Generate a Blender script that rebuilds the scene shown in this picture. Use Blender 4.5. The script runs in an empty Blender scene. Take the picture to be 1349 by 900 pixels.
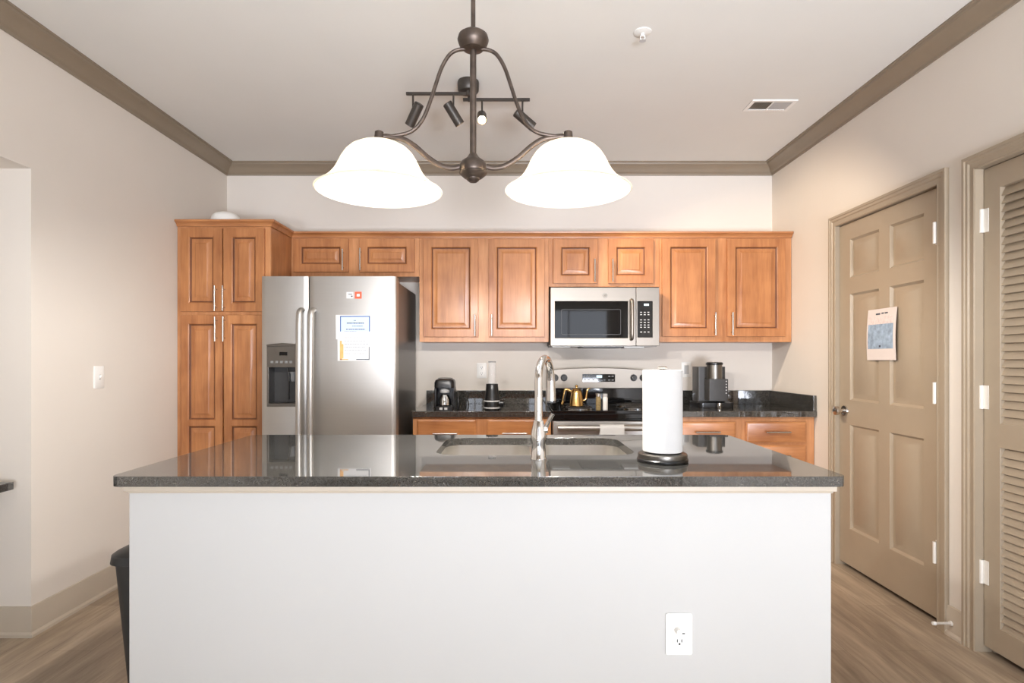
import bpy, bmesh, math, random
from mathutils import Vector, Matrix
random.seed(7)
C = bpy.context.scene.collection
PI = math.pi

# ------------------------------------------------------------------ camera, world, light, exposure
F, VX, VY, H = 749.0, 673.0, 474.0, 1.25          # focal length (px), horizon, eye height
cam = bpy.data.cameras.new('camera'); camo = bpy.data.objects.new('camera', cam); C.objects.link(camo)
camo.location = (0, 0, H); camo.rotation_euler = (PI/2, 0, 0)
cam.sensor_width = 36; cam.lens = 36*F/1349
cam.shift_x = (674.5-VX)/1349; cam.shift_y = (VY-450)/1349
cam.clip_start = 0.05
sc = bpy.context.scene
sc.camera = camo
sc.view_settings.view_transform = 'Standard'
sc.view_settings.look = 'None'
sc.view_settings.gamma = 1.0
sc.view_settings.exposure = 0.12
sc.view_settings.use_curve_mapping = False
world = bpy.data.worlds.new('world'); sc.world = world; world.use_nodes = True
bg = world.node_tree.nodes['Background']
bg.inputs[0].default_value = (0.80, 0.88, 1.0, 1); bg.inputs[1].default_value = 0.8

XL, XR, YB, YR, ZC = -2.172, 1.998, 4.35, -2.6, 2.743   # room: left, right, back, rear, ceiling

def area_light(name, loc, rot, sx, sy, power, col):
    l = bpy.data.lights.new(name, 'AREA'); l.shape = 'RECTANGLE'; l.size = sx; l.size_y = sy
    l.energy = power; l.color = col
    o = bpy.data.objects.new(name, l); C.objects.link(o); o.location = loc; o.rotation_euler = rot
    return o
# daylight outside the rear windows
WINDOWS = [(-1.08, -0.53, 0.06, 2.20), (0.32, 1.82, 0.06, 2.20)]  # sills dropped near the floor to let more light in low
area_light('daylight', (-0.805, YR-0.25, 1.1), (PI/2, 0, 0), 0.62, 2.2, 9, (0.92, 0.98, 1.10))
area_light('daylight', (1.07, YR-0.25, 1.1), (PI/2, 0, 0), 1.6, 2.2, 24, (0.92, 0.98, 1.10))
# added fill lamps outside, aimed up through the same windows to brighten the ceiling
for cx_, sx_, pw in ((-0.805, 0.62, 112), (1.07, 1.6, 295)):
    area_light('ceiling_fill', (cx_, YR-0.75, 0.35), (PI/2+math.radians(42), 0, 0), sx_, 1.3, pw, (0.93, 0.98, 1.10)).data.spread = math.radians(120)

# ------------------------------------------------------------------ helpers
def X(px, Y): return (px-VX)*Y/F
def Z(py, Y): return H+(VY-py)*Y/F
def lin(c):
    out = []
    for v in c:
        v /= 255.0
        out.append(v/12.92 if v <= 0.04045 else ((v+0.055)/1.055)**2.4)
    return (out[0], out[1], out[2], 1)

class B:
    """collects shapes into one bmesh"""
    def __init__(self, m=None):
        self.bm = bmesh.new(); self.m = m or Matrix.Identity(4)
    def add(self, vs, fs, m=None):
        mm = self.m @ m if m is not None else self.m
        bv = [self.bm.verts.new(mm @ Vector(v)) for v in vs]
        for f in fs:
            try: self.bm.faces.new([bv[i] for i in f])
            except ValueError: pass
        return bv
    def box(self, x0, x1, y0, y1, z0, z1, m=None):
        vs = [(x, y, z) for x in (x0, x1) for y in (y0, y1) for z in (z0, z1)]
        self.add(vs, [(0,1,3,2),(4,6,7,5),(0,4,5,1),(2,3,7,6),(0,2,6,4),(1,5,7,3)], m); return self
    def frustum(self, r0, z0, r1, z1, axis='z', cap0=True):
        """r = (a0,a1,b0,b1) rectangles at level z0 / z1 along axis"""
        def P(a, b, c): return (a, b, c) if axis == 'z' else ((a, c, b) if axis == 'y' else (c, a, b))
        vs = []
        for r, z in ((r0, z0), (r1, z1)):
            vs += [P(r[0], r[2], z), P(r[1], r[2], z), P(r[1], r[3], z), P(r[0], r[3], z)]
        fs = [(4,5,6,7)] + [(i, (i+1) % 4, 4+(i+1) % 4, 4+i) for i in range(4)]
        if cap0: fs.append((3,2,1,0))
        self.add(vs, fs); return self
    def loft(self, rings, cap0=True, cap1=True, m=None, closed=True):
        n = len(rings[0]); vs = [p for r in rings for p in r]; fs = []
        for k in range(len(rings)-1):
            for i in range(n if closed else n-1):
                j = (i+1) % n
                fs.append((k*n+i, k*n+j, (k+1)*n+j, (k+1)*n+i))
        if cap0: fs.append(tuple(range(n-1, -1, -1)))
        if cap1: fs.append(tuple(range((len(rings)-1)*n, len(rings)*n)))
        self.add(vs, fs, m); return self
    def lathe(self, prof, c=(0,0,0), seg=32, m=None, cap0=True, cap1=True):
        rings = [[(c[0]+max(r, 1e-4)*math.cos(2*PI*i/seg), c[1]+max(r, 1e-4)*math.sin(2*PI*i/seg), c[2]+z) for i in range(seg)] for r, z in prof]
        return self.loft(rings, cap0, cap1, m)
    def cyl(self, p0, p1, r0, r1=None, seg=20):
        r1 = r0 if r1 is None else r1
        p0, p1 = Vector(p0), Vector(p1); d = p1-p0
        q = Vector((0,0,1)).rotation_difference(d.normalized())
        m = Matrix.Translation(p0) @ q.to_matrix().to_4x4()
        return self.lathe([(r0, 0), (r1, d.length)], seg=seg, m=m)
    def tube(self, pts, r, seg=12, flat=1.0):
        pts = [Vector(p) for p in pts]; n = len(pts)
        rs = r if isinstance(r, (list, tuple)) else [r]*n
        t0 = (pts[1]-pts[0]).normalized()
        up = Vector((0,1,0)) if abs(t0.y) < 0.9 else Vector((1,0,0))
        nrm = (up - t0*up.dot(t0)).normalized(); rings = []; prev = t0
        for i, p in enumerate(pts):
            t = (pts[min(i+1, n-1)]-pts[max(i-1, 0)]).normalized()
            nrm = prev.rotation_difference(t) @ nrm; nrm = (nrm-t*nrm.dot(t)).normalized(); prev = t
            b = t.cross(nrm)
            rings.append([p+nrm*(rs[i]*math.cos(2*PI*k/seg)) + b*(rs[i]*flat*math.sin(2*PI*k/seg)) for k in range(seg)])
        return self.loft(rings)
    def plate(self, outline, holes, c0, c1, axis='z'):
        """flat plate with holes: loops of (a,b), extruded from c0 to c1 along axis"""
        def P(a, b, c): return (a, b, c) if axis == 'z' else ((a, c, b) if axis == 'y' else (c, a, b))
        layers = []
        for c in (c0, c1):
            loops = []; edges = []
            for lp in [outline]+holes:
                vs = [self.bm.verts.new(self.m @ Vector(P(a, b, c))) for a, b in lp]
                for i in range(len(vs)): edges.append(self.bm.edges.new((vs[i], vs[(i+1) % len(vs)])))
                loops.append(vs)
            bmesh.ops.triangle_fill(self.bm, use_beauty=True, use_dissolve=False, edges=edges)
            layers.append(loops)
        for la, lb in zip(*layers):
            n = len(la)
            for i in range(n): self.bm.faces.new((la[i], la[(i+1) % n], lb[(i+1) % n], lb[i]))
        return self
    def sweep(self, rings):          # open path, closed profile
        return self.loft(rings)

def rect(x0, x1, y0, y1): return [(x0,y0),(x1,y0),(x1,y1),(x0,y1)]
def rrect(x0, x1, y0, y1, r, n=6):
    out = []
    for cx, cy, a in ((x1-r,y0+r,-PI/2),(x1-r,y1-r,0),(x0+r,y1-r,PI/2),(x0+r,y0+r,PI)):
        for i in range(n+1):
            t = a+PI/2*i/n; out.append((cx+r*math.cos(t), cy+r*math.sin(t)))
    return out
def smooth(pts, n=8):
    P = [Vector(p) for p in pts]; P = [2*P[0]-P[1]]+P+[2*P[-1]-P[-2]]; out = []
    for i in range(1, len(P)-2):
        for k in range(n):
            t = k/n; a, b, c, d = P[i-1:i+3]
            out.append(0.5*((2*b)+(c-a)*t+(2*a-5*b+4*c-d)*t*t+(3*b-a-3*c+d)*t**3))
    out.append(P[-2]); return out

def root_of(o):
    while o.parent: o = o.parent
    return o
def obj(name, b, mat, parent=None, bevel=0.0, angle=35, seg=2):
    """link the collected shapes as ONE mesh object (shapes given in room coordinates)"""
    bm = b.bm if isinstance(b, B) else b
    bmesh.ops.recalc_face_normals(bm, faces=bm.faces)
    if parent is not None:
        off = root_of(parent).location
        bmesh.ops.translate(bm, verts=bm.verts, vec=-off)
    la = math.radians(angle)
    for f in bm.faces: f.smooth = True
    for e in bm.edges:
        e.smooth = len(e.link_faces) == 2 and e.calc_face_angle(0) < la
    me = bpy.data.meshes.new(name); bm.to_mesh(me); bm.free()
    o = bpy.data.objects.new(name, me); C.objects.link(o)
    if mat: me.materials.append(mat)
    if parent is not None: o.parent = parent
    if bevel:
        md = o.modifiers.new('bevel', 'BEVEL'); md.width = bevel; md.segments = seg
        md.limit_method = 'ANGLE'; md.angle_limit = math.radians(40); md.harden_normals = True
    return o
def tag(o, label, cat, group=None, kind=None):
    o['label'] = label; o['category'] = cat
    if group: o['group'] = group
    if kind: o['kind'] = kind
    return o
def thing(name, loc, label, cat, group=None, kind=None):
    o = bpy.data.objects.new(name, None); C.objects.link(o); o.location = loc
    o.empty_display_size = 0.05
    bpy.context.view_layer.update()
    return tag(o, label, cat, group, kind)
def clone(o, loc, parent=None):
    c = o.copy(); C.objects.link(c)
    if parent is None: c.location = loc
    else: c.parent = parent
    for ch in o.children: clone(ch, None, c)
    return c

# ------------------------------------------------------------------ materials (all node based)
def new_mat(name):
    m = bpy.data.materials.new(name); m.use_nodes = True
    return m, m.node_tree.nodes, m.node_tree.links, m.node_tree.nodes['Principled BSDF']
def mat(name, col, rough=0.5, metal=0.0, noise=0.03, scale=30, bump=0.0, bscale=200, coat=0.0, stretch=(1,1,1), ior=1.5, rnoise=0.0):
    m, N, L, p = new_mat(name)
    c = lin(col)
    tc = N.new('ShaderNodeTexCoord'); mp = N.new('ShaderNodeMapping'); mp.inputs['Scale'].default_value = stretch
    L.new(tc.outputs['Object'], mp.inputs[0])
    nz = N.new('ShaderNodeTexNoise'); nz.inputs['Scale'].default_value = scale; nz.inputs['Detail'].default_value = 4
    L.new(mp.outputs[0], nz.inputs['Vector'])
    cr = N.new('ShaderNodeValToRGB')
    cr.color_ramp.elements[0].position = 0.3; cr.color_ramp.elements[1].position = 0.7
    cr.color_ramp.elements[0].color = (*[max(0, v*(1-noise)) for v in c[:3]], 1)
    cr.color_ramp.elements[1].color = (*[min(1, v*(1+noise)) for v in c[:3]], 1)
    L.new(nz.outputs['Fac'], cr.inputs[0]); L.new(cr.outputs[0], p.inputs['Base Color'])
    p.inputs['Roughness'].default_value = rough; p.inputs['Metallic'].default_value = metal
    p.inputs['IOR'].default_value = ior
    if coat: p.inputs['Coat Weight'].default_value = coat; p.inputs['Coat Roughness'].default_value = 0.12
    if rnoise:
        mr = N.new('ShaderNodeMapRange'); mr.inputs[3].default_value = max(0, rough-rnoise); mr.inputs[4].default_value = rough+rnoise
        L.new(nz.outputs['Fac'], mr.inputs[0]); L.new(mr.outputs[0], p.inputs['Roughness'])
    if bump:
        n2 = N.new('ShaderNodeTexNoise'); n2.inputs['Scale'].default_value = bscale; L.new(mp.outputs[0], n2.inputs['Vector'])
        bp = N.new('ShaderNodeBump'); bp.inputs['Strength'].default_value = bump; bp.inputs['Distance'].default_value = 0.002
        L.new(n2.outputs['Fac'], bp.inputs['Height']); L.new(bp.outputs[0], p.inputs['Normal'])
    return m
def emit_mat(name, col, strength):
    m, N, L, p = new_mat(name)
    p.inputs['Base Color'].default_value = lin(col); p.inputs['Emission Color'].default_value = lin(col)
    p.inputs['Emission Strength'].default_value = strength
    return m
def wood_mat(name, dark, light, axis='z'):
    m, N, L, p = new_mat(name)
    tc = N.new('ShaderNodeTexCoord'); oi = N.new('ShaderNodeObjectInfo')
    ad = N.new('ShaderNodeVectorMath'); ad.operation = 'ADD'
    mu = N.new('ShaderNodeMath'); mu.operation = 'MULTIPLY'; mu.inputs[1].default_value = 17.0
    L.new(oi.outputs['Random'], mu.inputs[0]); L.new(tc.outputs['Object'], ad.inputs[0]); L.new(mu.outputs[0], ad.inputs[1])
    mp = N.new('ShaderNodeMapping')
    mp.inputs['Scale'].default_value = {'z': (9,9,0.9), 'x': (0.9,9,9)}[axis]
    L.new(ad.outputs[0], mp.inputs[0])
    n1 = N.new('ShaderNodeTexNoise'); n1.inputs['Scale'].default_value = 1.6; n1.inputs['Detail'].default_value = 6; n1.inputs['Distortion'].default_value = 0.6
    n2 = N.new('ShaderNodeTexNoise'); n2.inputs['Scale'].default_value = 9; n2.inputs['Detail'].default_value = 8
    L.new(mp.outputs[0], n1.inputs['Vector']); L.new(mp.outputs[0], n2.inputs['Vector'])
    n3 = N.new('ShaderNodeTexNoise'); n3.inputs['Scale'].default_value = 5; L.new(ad.outputs[0], n3.inputs['Vector'])
    mx = N.new('ShaderNodeMix'); mx.inputs[0].default_value = 0.35; L.new(n1.outputs['Fac'], mx.inputs[2]); L.new(n2.outputs['Fac'], mx.inputs[3])
    mx2 = N.new('ShaderNodeMix'); mx2.inputs[0].default_value = 0.35; L.new(mx.outputs[0], mx2.inputs[2]); L.new(n3.outputs['Fac'], mx2.inputs[3])
    cr = N.new('ShaderNodeValToRGB'); cr.color_ramp.elements[0].position = 0.34; cr.color_ramp.elements[1].position = 0.66
    cr.color_ramp.elements[0].color = lin(dark); cr.color_ramp.elements[1].color = lin(light)
    L.new(mx2.outputs[0], cr.inputs[0]); L.new(cr.outputs[0], p.inputs['Base Color'])
    p.inputs['Roughness'].default_value = 0.38
    p.inputs['Coat Weight'].default_value = 0.25; p.inputs['Coat Roughness'].default_value = 0.2
    return m
def granite_mat(name):
    m, N, L, p = new_mat(name)
    tc = N.new('ShaderNodeTexCoord')
    v = N.new('ShaderNodeTexVoronoi'); v.inputs['Scale'].default_value = 420; L.new(tc.outputs['Object'], v.inputs['Vector'])
    n = N.new('ShaderNodeTexNoise'); n.inputs['Scale'].default_value = 130; n.inputs['Detail'].default_value = 6; L.new(tc.outputs['Object'], n.inputs['Vector'])
    mx = N.new('ShaderNodeMix'); mx.inputs[0].default_value = 0.5; L.new(v.outputs['Distance'], mx.inputs[2]); L.new(n.outputs['Fac'], mx.inputs[3])
    cr = N.new('ShaderNodeValToRGB'); cr.color_ramp.elements[0].position = 0.3; cr.color_ramp.elements[1].position = 0.75
    cr.color_ramp.elements[0].color = lin((22,21,20)); cr.color_ramp.elements[1].color = lin((82,81,77))
    L.new(mx.outputs[0], cr.inputs[0]); L.new(cr.outputs[0], p.inputs['Base Color'])
    p.inputs['Roughness'].default_value = 0.03; p.inputs['IOR'].default_value = 2.05
    return m
def floor_mat():
    m, N, L, p = new_mat('vinyl_plank')
    tc = N.new('ShaderNodeTexCoord'); mp = N.new('ShaderNodeMapping'); mp.inputs['Rotation'].default_value = (0,0,PI/2)
    L.new(tc.outputs['Object'], mp.inputs[0])
    br = N.new('ShaderNodeTexBrick'); br.inputs['Scale'].default_value = 1.0
    br.inputs['Brick Width'].default_value = 1.22; br.inputs['Row Height'].default_value = 0.18
    br.inputs['Mortar Size'].default_value = 0.0012; br.inputs['Mortar Smooth'].default_value = 0.1; br.offset = 0.37
    br.inputs['Color1'].default_value = (0.35,0.35,0.35,1); br.inputs['Color2'].default_value = (0.65,0.65,0.65,1); br.inputs['Mortar'].default_value = (0.12,0.12,0.12,1)
    L.new(mp.outputs[0], br.inputs['Vector'])
    m2 = N.new('ShaderNodeMapping'); m2.inputs['Scale'].default_value = (9,0.9,1); L.new(tc.outputs['Object'], m2.inputs[0])
    n1 = N.new('ShaderNodeTexNoise'); n1.inputs['Scale'].default_value = 1.3; n1.inputs['Detail'].default_value = 8; n1.inputs['Distortion'].default_value = 0.8; L.new(m2.outputs[0], n1.inputs['Vector'])
    n2 = N.new('ShaderNodeTexNoise'); n2.inputs['Scale'].default_value = 7; n2.inputs['Detail'].default_value = 8; L.new(m2.outputs[0], n2.inputs['Vector'])
    a = N.new('ShaderNodeMix'); a.inputs[0].default_value = 0.35; L.new(n1.outputs['Fac'], a.inputs[2]); L.new(n2.outputs['Fac'], a.inputs[3])
    b = N.new('ShaderNodeMix'); b.inputs[0].default_value = 0.3; L.new(a.outputs[0], b.inputs[2]); L.new(br.outputs['Color'], b.inputs[3])
    cr = N.new('ShaderNodeValToRGB'); e = cr.color_ramp.elements
    e[0].position = 0.32; e[0].color = lin((116,102,87)); e[1].position = 0.68; e[1].color = lin((198,180,156))
    k = cr.color_ramp.elements.new(0.5); k.color = lin((160,143,122))
    L.new(b.outputs[0], cr.inputs[0]); L.new(cr.outputs[0], p.inputs['Base Color'])
    p.inputs['Roughness'].default_value = 0.42
    return m
def glass_pane_mat():
    m, N, L, p = new_mat('window_glass')
    t = N.new('ShaderNodeBsdfTransparent'); g = N.new('ShaderNodeBsdfGlossy'); g.inputs['Roughness'].default_value = 0.02
    lw = N.new('ShaderNodeFresnel'); lw.inputs[0].default_value = 1.45; mx = N.new('ShaderNodeMixShader')
    L.new(lw.outputs[0], mx.inputs[0]); L.new(t.outputs[0], mx.inputs[1]); L.new(g.outputs[0], mx.inputs[2])
    L.new(mx.outputs[0], N['Material Output'].inputs[0]); N.remove(p)
    return m
def clear_mat(name, tint, alpha):
    m, N, L, p = new_mat(name)
    p.inputs['Base Color'].default_value = lin(tint); p.inputs['Roughness'].default_value = 0.08
    p.inputs['Alpha'].default_value = alpha
    return m
def shade_mat():
    m, N, L, p = new_mat('frosted_shade_glass')
    d = N.new('ShaderNodeBsdfDiffuse'); t = N.new('ShaderNodeBsdfTranslucent'); e = N.new('ShaderNodeEmission')
    d.inputs[0].default_value = lin((200,196,187)); t.inputs[0].default_value = lin((197,190,176))
    e.inputs[0].default_value = lin((255,244,222)); e.inputs[1].default_value = 0.15
    m1 = N.new('ShaderNodeMixShader'); m1.inputs[0].default_value = 0.5
    L.new(d.outputs[0], m1.inputs[1]); L.new(t.outputs[0], m1.inputs[2])
    ad = N.new('ShaderNodeAddShader'); L.new(m1.outputs[0], ad.inputs[0]); L.new(e.outputs[0], ad.inputs[1])
    L.new(ad.outputs[0], N['Material Output'].inputs[0]); N.remove(p)
    return m

M = {}
M['wall'] = mat('wall_paint', (225,217,206), 0.75, noise=0.012, scale=3, bump=0.05, bscale=350)
M['ceiling'] = mat('ceiling_paint', (227,225,218), 0.85, noise=0.012, scale=3, bump=0.05, bscale=250)
M['trim'] = mat('taupe_trim_paint', (164,149,128), 0.38, noise=0.02, scale=8)
M['crown'] = mat('crown_paint_shaded', (140,126,107), 0.42, noise=0.03, scale=8)  # same taupe paint as the trim, weaker light put into the colour
M['base'] = mat('baseboard_paint', (190,178,160), 0.4, noise=0.02, scale=8)
M['white_wall'] = mat('island_paint', (190,189,185), 0.6, noise=0.008, scale=3, bump=0.04, bscale=300)
M['floor'] = floor_mat()
M['wood'] = wood_mat('maple_stain', (148,90,50), (198,136,84))
M['wood_x'] = wood_mat('maple_stain_rail', (148,90,50), (198,136,84), 'x')
M['frame_wood'] = wood_mat('maple_frame', (166,106,60), (210,150,100))
M['groove_wood'] = wood_mat('maple_groove', (92,52,28), (128,76,44))
M['granite'] = granite_mat('black_granite')
M['steel'] = mat('brushed_steel', (184,181,176), 0.44, 1.0, noise=0.012, scale=6, stretch=(1,1,40), rnoise=0.015)
M['steel_warm'] = mat('brushed_steel_warm', (146,139,130), 0.42, 1.0, noise=0.012, scale=6, stretch=(1,1,40), rnoise=0.015)
M['steel_dark'] = mat('dark_steel', (120,116,110), 0.35, 1.0, noise=0.05, scale=12)
M['nickel'] = mat('satin_nickel', (200,196,190), 0.25, 1.0, noise=0.02)
M['chrome'] = mat('chrome', (225,225,225), 0.07, 1.0, noise=0.01)
M['sink_steel'] = mat('sink_steel', (225,222,216), 0.3, 1.0, noise=0.03, scale=20)
M['case'] = mat('fridge_case', (70,66,62), 0.3, 0.4, noise=0.06, scale=300)
M['black'] = mat('black_plastic', (24,24,25), 0.3, noise=0.1)
M['black_gloss'] = mat('black_glass', (16,16,17), 0.04, noise=0.05)
M['charcoal'] = mat('charcoal_plastic', (58,57,56), 0.45, noise=0.05)
M['grey'] = mat('grey_plastic', (128,128,126), 0.4, noise=0.04)
M['lightgrey'] = mat('light_grey_plastic', (190,190,188), 0.35, noise=0.02)
M['white'] = mat('white_plastic', (240,238,232), 0.4, noise=0.01)
M['paper'] = mat('paper_white', (212,211,208), 0.85, noise=0.012, scale=60)
M['notice'] = mat('notice_paper', (214,203,196), 0.85, noise=0.012, scale=60)
M['towel'] = mat('paper_towel', (190,188,184), 0.95, noise=0.01, scale=40, bump=0.3, bscale=160)
M['bronze'] = mat('rubbed_bronze', (84,73,65), 0.42, 0.7, noise=0.3, scale=25)
M['bronze_dark'] = mat('dark_bronze', (66,60,54), 0.42, 0.4, noise=0.15, scale=25)
M['gold'] = mat('brushed_gold', (212,174,112), 0.24, 1.0, noise=0.05, stretch=(1,1,20))
M['coil'] = mat('burner_coil', (44,42,41), 0.5, 0.3, noise=0.1)
M['hinge'] = mat('hinge_steel', (226,221,212), 0.35, 0.15, noise=0.02)
M['dark_gap'] = mat('dark_recess', (20,19,18), 0.8, noise=0.05)  # near-black stands for the shade inside gaps and slots
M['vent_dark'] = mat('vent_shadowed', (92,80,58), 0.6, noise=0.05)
M['glass'] = glass_pane_mat()
M['clear'] = clear_mat('clear_plastic', (225,225,225), 0.2)
M['shade'] = shade_mat()
M['bulb'] = emit_mat('bulb_glow', (255,236,205), 14)
M['led'] = emit_mat('led_glow', (255,214,160), 30)
M['display'] = emit_mat('display_glow', (200,225,235), 0.9)
M['blue_print'] = mat('blue_ink', (62,94,150), 0.8)
M['pale_print'] = mat('pale_blue_ink', (186,202,226), 0.8)
M['dark_print'] = mat('dark_ink', (70,76,88), 0.8)
M['grey_print'] = mat('grey_ink', (160,164,170), 0.8)
M['orange_print'] = mat('orange_ink', (222,168,104), 0.8, noise=0.12, scale=40)
M['red_print'] = mat('red_ink', (224,96,66), 0.8)
M['teal_print'] = mat('picture_ink', (146,164,182), 0.8, noise=0.3, scale=34)
M['pink_print'] = mat('pink_ink', (218,202,196), 0.8, noise=0.12, scale=80)
M['spice'] = mat('spice_contents', (150,128,84), 0.7, noise=0.4, scale=160)
M['curtain'] = mat('sheer_curtain', (235,236,238), 0.9)

# ------------------------------------------------------------------ the room
def struct(name, b, m, label, cat, bevel=0.0):
    o = obj(name, b, m, None, bevel); return tag(o, label, cat, None, 'structure')

NB = -2.80            # back of the desk niche in the left wall
b = B(); b.box(NB-0.1, XR+0.12, YR-0.12, YB+0.12, -0.1, 0)
struct('floor', b, M['floor'], 'grey brown wood plank floor running toward the kitchen', 'floor')
b = B(); b.box(NB-0.1, XR+0.12, YR-0.12, YB+0.12, ZC, ZC+0.1)
struct('ceiling', b, M['ceiling'], 'flat off white ceiling above the kitchen', 'ceiling')
b = B(); b.box(NB-0.1, XR+0.12, YB, YB+0.12, 0, ZC)
struct('wall_back', b, M['wall'], 'beige back wall behind the cabinets and stove', 'wall')
b = B()
NZ = Z(222, 2.574)
b.box(NB-0.1, XL, 2.574, YB, 0, ZC)
b.box(NB-0.1, XL, 0.9, 2.574, NZ, ZC)
b.box(NB-0.1, NB, 0.9, 2.574, 0, NZ)
b.box(NB-0.1, XL, YR, 0.9, 0, ZC)
struct('wall_left', b, M['wall'], 'beige left wall with a desk niche opening at its near end', 'wall')

# right wall with two door openings (lx = -Y)
D1 = (X(1103,1)*0+1.998*F/(1237-VX), 1.998*F/(1103-VX))       # near, far edges of door 1
D2 = (1.62, 1.998*F/(1288-VX))
DH = 2.065
b = B()
b.box(XR, XR+0.12, D1[1]+0.006, YB, 0, ZC)
b.box(XR, XR+0.12, D2[1]+0.006, D1[0]-0.006, 0, ZC)
b.box(XR, XR+0.12, YR, D2[0]-0.006, 0, ZC)
b.box(XR, XR+0.12, D1[0]-0.006, D1[1]+0.006, DH+0.006, ZC)
b.box(XR, XR+0.12, D2[0]-0.006, D2[1]+0.006, DH+0.006, ZC)
struct('wall_right', b, M['wall'], 'beige right wall holding the panelled door and the louvred door', 'wall')
b = B()
b.box(XL-0.12, XR+0.12, YR-0.12, YR, 0, WINDOWS[0][2]); b.box(XL-0.12, XR+0.12, YR-0.12, YR, WINDOWS[0][3], ZC)
xs = [XL-0.12, WINDOWS[0][0], WINDOWS[0][1], WINDOWS[1][0], WINDOWS[1][1], XR+0.12]
for i in (0, 2, 4): b.box(xs[i], xs[i+1], YR-0.12, YR, WINDOWS[0][2], WINDOWS[0][3])
struct('wall_rear', b, M['wall'], 'beige wall behind the viewer holding two windows', 'wall')
for n, (x0, x1, z0, z1) in enumerate(WINDOWS):
    b = B(); t = 0.045
    b.plate(rect(x0, x1, z0, z1), [rect(x0+t, x1-t, z0+t, z1-t)], YR-0.10, YR-0.03, 'y')
    cols = 3 if n == 0 else 2
    for k in range(1, cols):
        xm = x0+(x1-x0)*k/cols; b.box(xm-0.012, xm+0.012, YR-0.085, YR-0.045, z0+t, z1-t)
    b.box(x0+t, x1-t, YR-0.08, YR-0.05, (z0+z1)/2-0.015, (z0+z1)/2+0.015)
    w = struct('window_%d' % (n+1), b, M['white'], ['narrow white framed window behind the viewer', 'wide white framed window behind the viewer'][n], 'window')
    g = B(); g.box(x0+t, x1-t, YR-0.067, YR-0.063, z0+t, z1-t); obj('pane', g, M['glass'], w)

# crown molding: profile (distance from wall, drop below ceiling)
CP = [(0,-0.085),(0.010,-0.085),(0.012,-0.072),(0.020,-0.066),(0.024,-0.058),(0.040,-0.036),(0.058,-0.024),(0.068,-0.018),(0.072,-0.008),(0.084,-0.007),(0.084,0),(0,0)]
e = 0.0004
def ring(f): return [f(d, z) for d, z in CP]
b = B(); b.sweep([ring(lambda d,z: (XL+d, YR, ZC+z)), ring(lambda d,z: (XL+d, YB-d, ZC+z))])
struct('trim_1', b, M['crown'], 'taupe crown molding along the top of the left wall', 'molding')
b = B(); b.sweep([ring(lambda d,z: (XL+d, YB-d, ZC+z)), ring(lambda d,z: (XR-d, YB-d, ZC+z))])
struct('trim_2', b, M['crown'], 'taupe crown molding along the top of the back wall', 'molding')
b = B(); b.sweep([ring(lambda d,z: (XR-d, YB-d, ZC+z)), ring(lambda d,z: (XR-d, YR, ZC+z))])
struct('trim_3', b, M['crown'], 'taupe crown molding along the top of the right wall', 'molding')

# baseboards
BP = [(0,0),(0.022,0),(0.022,0.012),(0.014,0.022),(0.014,0.105),(0.010,0.118),(0.008,0.132),(0,0.134)]
def bring(f): return [f(d, z) for d, z in BP]
b = B(); b.sweep([bring(lambda d,z: (XL+d, 3.69, z)), bring(lambda d,z: (XL+d, 2.574-d, z)), bring(lambda d,z: (NB, 2.574-d, z))])
struct('baseboard_left', b, M['base'], 'taupe baseboard along the left wall turning into the desk niche', 'baseboard')
CW = 0.062
b = B(); b.sweep([bring(lambda d,z: (XR-d, D1[0]-CW, z)), bring(lambda d,z: (XR-d, D2[1]+CW, z))])
struct('baseboard_right', b, M['base'], 'short taupe baseboard between the two doors', 'baseboard')
b = B(); b.sweep([bring(lambda d,z: (XR-d, 3.70, z)), bring(lambda d,z: (XR-d, D1[1]+CW, z))])
struct('baseboard_corner', b, M['base'], 'short taupe baseboard between the counter and the panelled door', 'baseboard')

# doors on the right wall (local frame: lx = -Y, ly = X - XR, facing -ly)
RW = Matrix.Translation((XR, 0, 0)) @ Matrix.Rotation(-PI/2, 4, 'Z')
def casing(name, y0, y1, label):
    b = B(RW); a, c = -y1, -y0; w = CW
    # moulded casing profile (distance from the opening, thickness) swept with mitred corners
    prof = [(0.0, 0.0), (0.0, 0.011), (0.006, 0.014), (0.012, 0.011), (0.028, 0.012), (0.034, 0.017), (0.046, 0.017), (0.050, 0.021), (w, 0.021), (w, 0.0)]
    b.sweep([[(a-i, -t, 0.0) for i, t in prof], [(a-i, -t, DH+i) for i, t in prof], [(c+i, -t, DH+i) for i, t in prof], [(c+i, -t, 0.0) for i, t in prof]])
    # jamb lining
    b.box(a-0.006, a, 0.0, 0.10, 0, DH); b.box(c, c+0.006, 0.0, 0.10, 0, DH); b.box(a-0.006, c+0.006, 0.0, 0.10, DH, DH+0.006)
    b.box(a, a+0.010, 0.062, 0.10, 0, DH); b.box(c-0.010, c, 0.062, 0.10, 0, DH)
    struct(name, b, M['trim'], label, 'door casing')
casing('trim_4', D1[0], D1[1], 'taupe casing framing the six panel door')
casing('trim_5', D2[0], D2[1], 'taupe casing framing the louvred door')

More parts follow.
